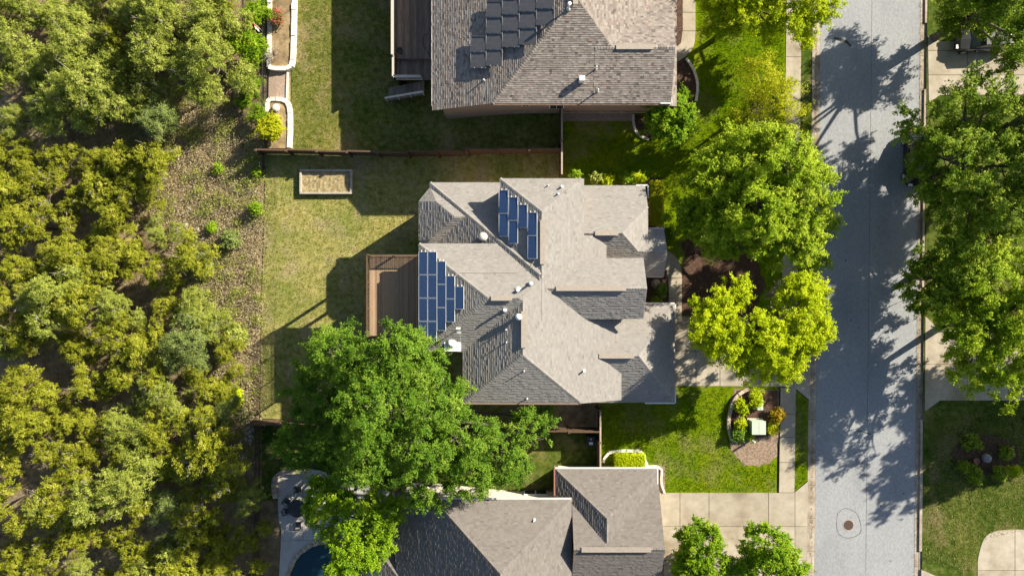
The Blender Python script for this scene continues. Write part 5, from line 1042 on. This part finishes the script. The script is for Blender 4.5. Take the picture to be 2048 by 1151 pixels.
P = clumped(scatter(CLEAR, 52000), 1500, .33); P[:, 2] += rng.uniform(.0, .28, len(P)); nr = rng.normal(size=(len(P), 3)) * .7 + np.array([0, 0, .6])
o = link('scrub', leaf_cloud('scrub', P, nr, rng.uniform(.06, .15, len(P)), np.clip(np.repeat(rng.normal(.76, .2, 1500), 1)[rng.integers(0, 1500, len(P))] + rng.normal(size=len(P)) * .12, 0, 1)), L['scrub']); tag(o, 'low dry scrub and weeds covering the clearing beside the lawn', 'scrub', kind='stuff')
P = clumped(scatter(CLEAR, 26000), 170, .28); P[:, 2] += np.abs(rng.normal(size=len(P))) * .28; nr = rng.normal(size=(len(P), 3)) * .6 + np.array([0, 0, .6])
o = link('weeds', leaf_cloud('weeds', P, nr, rng.uniform(.06, .14, len(P)), np.clip(rng.normal(.5, .22, len(P)), 0, 1)), L['grove']); tag(o, 'low green weeds dotted through the dry clearing', 'weeds', kind='stuff')
P = scatter([(-60, -80), (528, -80), (528, 300), (520, 1230), (-60, 1230)], 9000); P[:, 2] += rng.uniform(.02, .35, len(P)); nr = rng.normal(size=(len(P), 3)) * .3 + np.array([0, 0, 1])
o = link('dry_twigs', leaf_cloud('dry_twigs', P, nr, rng.uniform(.3, .9, len(P)), np.clip(rng.normal(.5, .25, len(P)), 0, 1), .05), L['twig']); tag(o, 'dry twigs littering the woodland floor', 'twigs', kind='stuff')
mb = MB()
for px, py, k, s in ((497, 866, 26, 16), (430, 560, 4, 40), (370, 430, 9, 40), (430, 745, 6, 30), (395, 470, 4, 30)):
    for _ in range(k):
        p = G(px + rnd.gauss(0, s * .4), py + rnd.gauss(0, s * .7)); r_ = rnd.uniform(.05, .17); mb.lathe((p.x, p.y, p.z - .08), [(r_, 0), (r_ * 1.15, r_ * .5), (r_ * .7, r_ * 1.05)], 6)
tag(mb.build('loose_stones', M['whitestone']), 'pale loose stones scattered in the clearing and beside the lower fence', 'stones', kind='stuff')
for i, (a, b, lb) in enumerate((((278, 450), (257, 468), 'pale fallen branch at the upper edge of the clearing'), ((252, 478), (244, 492), 'short pale fallen branch below the longer one'), ((316, 432), (300, 446), 'thin pale fallen branch near the top of the clearing'))):
    A, B = G(*a, .5), G(*b, .35); mb = MB().tube([A, A.lerp(B, .5) + Vector((0, .06, .05)), B], [.06, .05, .03], 7)
    for _ in range(4): q = A.lerp(B, rnd.random()); mb.tube([q, q + Vector((rnd.gauss(0, .3), rnd.gauss(0, .3), rnd.uniform(0, .2)))], [.02, .008], 4)
    tag(mb.build('fallen_branch', M['palebark']), lb, 'branch')
def grass(name, polys, dens, mat, lab, hgt):
    Ps = []
    for pp in polys:
        A = np.array([tuple(G(a, b)[:2]) for a, b in pp]); ar = abs(np.sum(A[:, 0] * np.roll(A[:, 1], -1) - A[:, 1] * np.roll(A[:, 0], -1))) / 2; Ps.append(scatter(pp, int(ar * dens)))
    P = np.concatenate(Ps); n = len(P); a = rng.uniform(0, 6.283, n); h = rng.uniform(*hgt, n); wd = rng.uniform(.015, .04, n)
    d = np.stack([np.cos(a), np.sin(a), np.zeros(n)], 1); tip = P + np.stack([rng.normal(size=n) * h * .6, rng.normal(size=n) * h * .6, h], 1); V = np.stack([P - d * wd[:, None] * .9, P + d * wd[:, None] * .9, tip], 1).reshape(-1, 3)
    tint = np.clip(.5 + .35 * np.sin(P[:, 0] * 1.3 + np.sin(P[:, 1] * .9) * 2) * np.cos(P[:, 1] * .8) + rng.normal(size=n) * .2, 0, 1)
    me = np_mesh(name, V, np.arange(3 * n).reshape(-1, 3), np.repeat(tint, 3), 3); tag(link(name, me, L[mat]), lab, 'grass', kind='stuff')
grass('grass', [[(586, -20), (1116, -20), (1116, 300), (586, 300)], [(532, 312), (1116, 312), (1116, 356), (840, 370), (838, 690), (700, 830), (523, 832)]], 90, 'grassy', 'dry short grass on the two back lawns behind the fences', (.05, .12))
grass('grass', [[(1122, 260), (1300, 290), (1400, 205), (1395, -10), (1570, -10), (1562, 480), (1122, 340)], [(1200, 812), (1454, 775), (1462, 900), (1500, 935), (1552, 925), (1552, 982), (1330, 982), (1320, 930), (1200, 890)], [(1590, 782), (1614, 802), (1613, 958), (1590, 978)]], 150, 'lushblade', 'lush green grass on the front lawns left of the road', (.05, .12))
grass('grass', [[(1858, 830), (2060, 810), (2060, 1055), (1960, 1080), (1940, 1150), (1846, 1120)]], 110, 'grassy', 'patchy grass on the lawn across the street', (.05, .12))

def litter(polys, n, lab):
    P = np.concatenate([scatter(p, n) for p in polys]); P[:, 2] = np.where(P[:, 0] > 24, RZ + .03, P[:, 2] + .06) + rng.uniform(0, .02, len(P)); nr = rng.normal(size=(len(P), 3)) * .25 + np.array([0, 0, 1])
    tag(link('leaf_litter', leaf_cloud('leaf_litter', P, nr, rng.uniform(.05, .12, len(P)), np.clip(rng.normal(.35, .25, len(P)), 0, 1)), L['twig']), lab, 'leaves', kind='stuff')
litter([[(1841, -10), (1851, -10), (1839, 1160), (1829, 1160)], [(1632, -10), (1637, -10), (1626, 1160), (1621, 1160)]], 900, 'fallen brown leaves lying along both gutters')
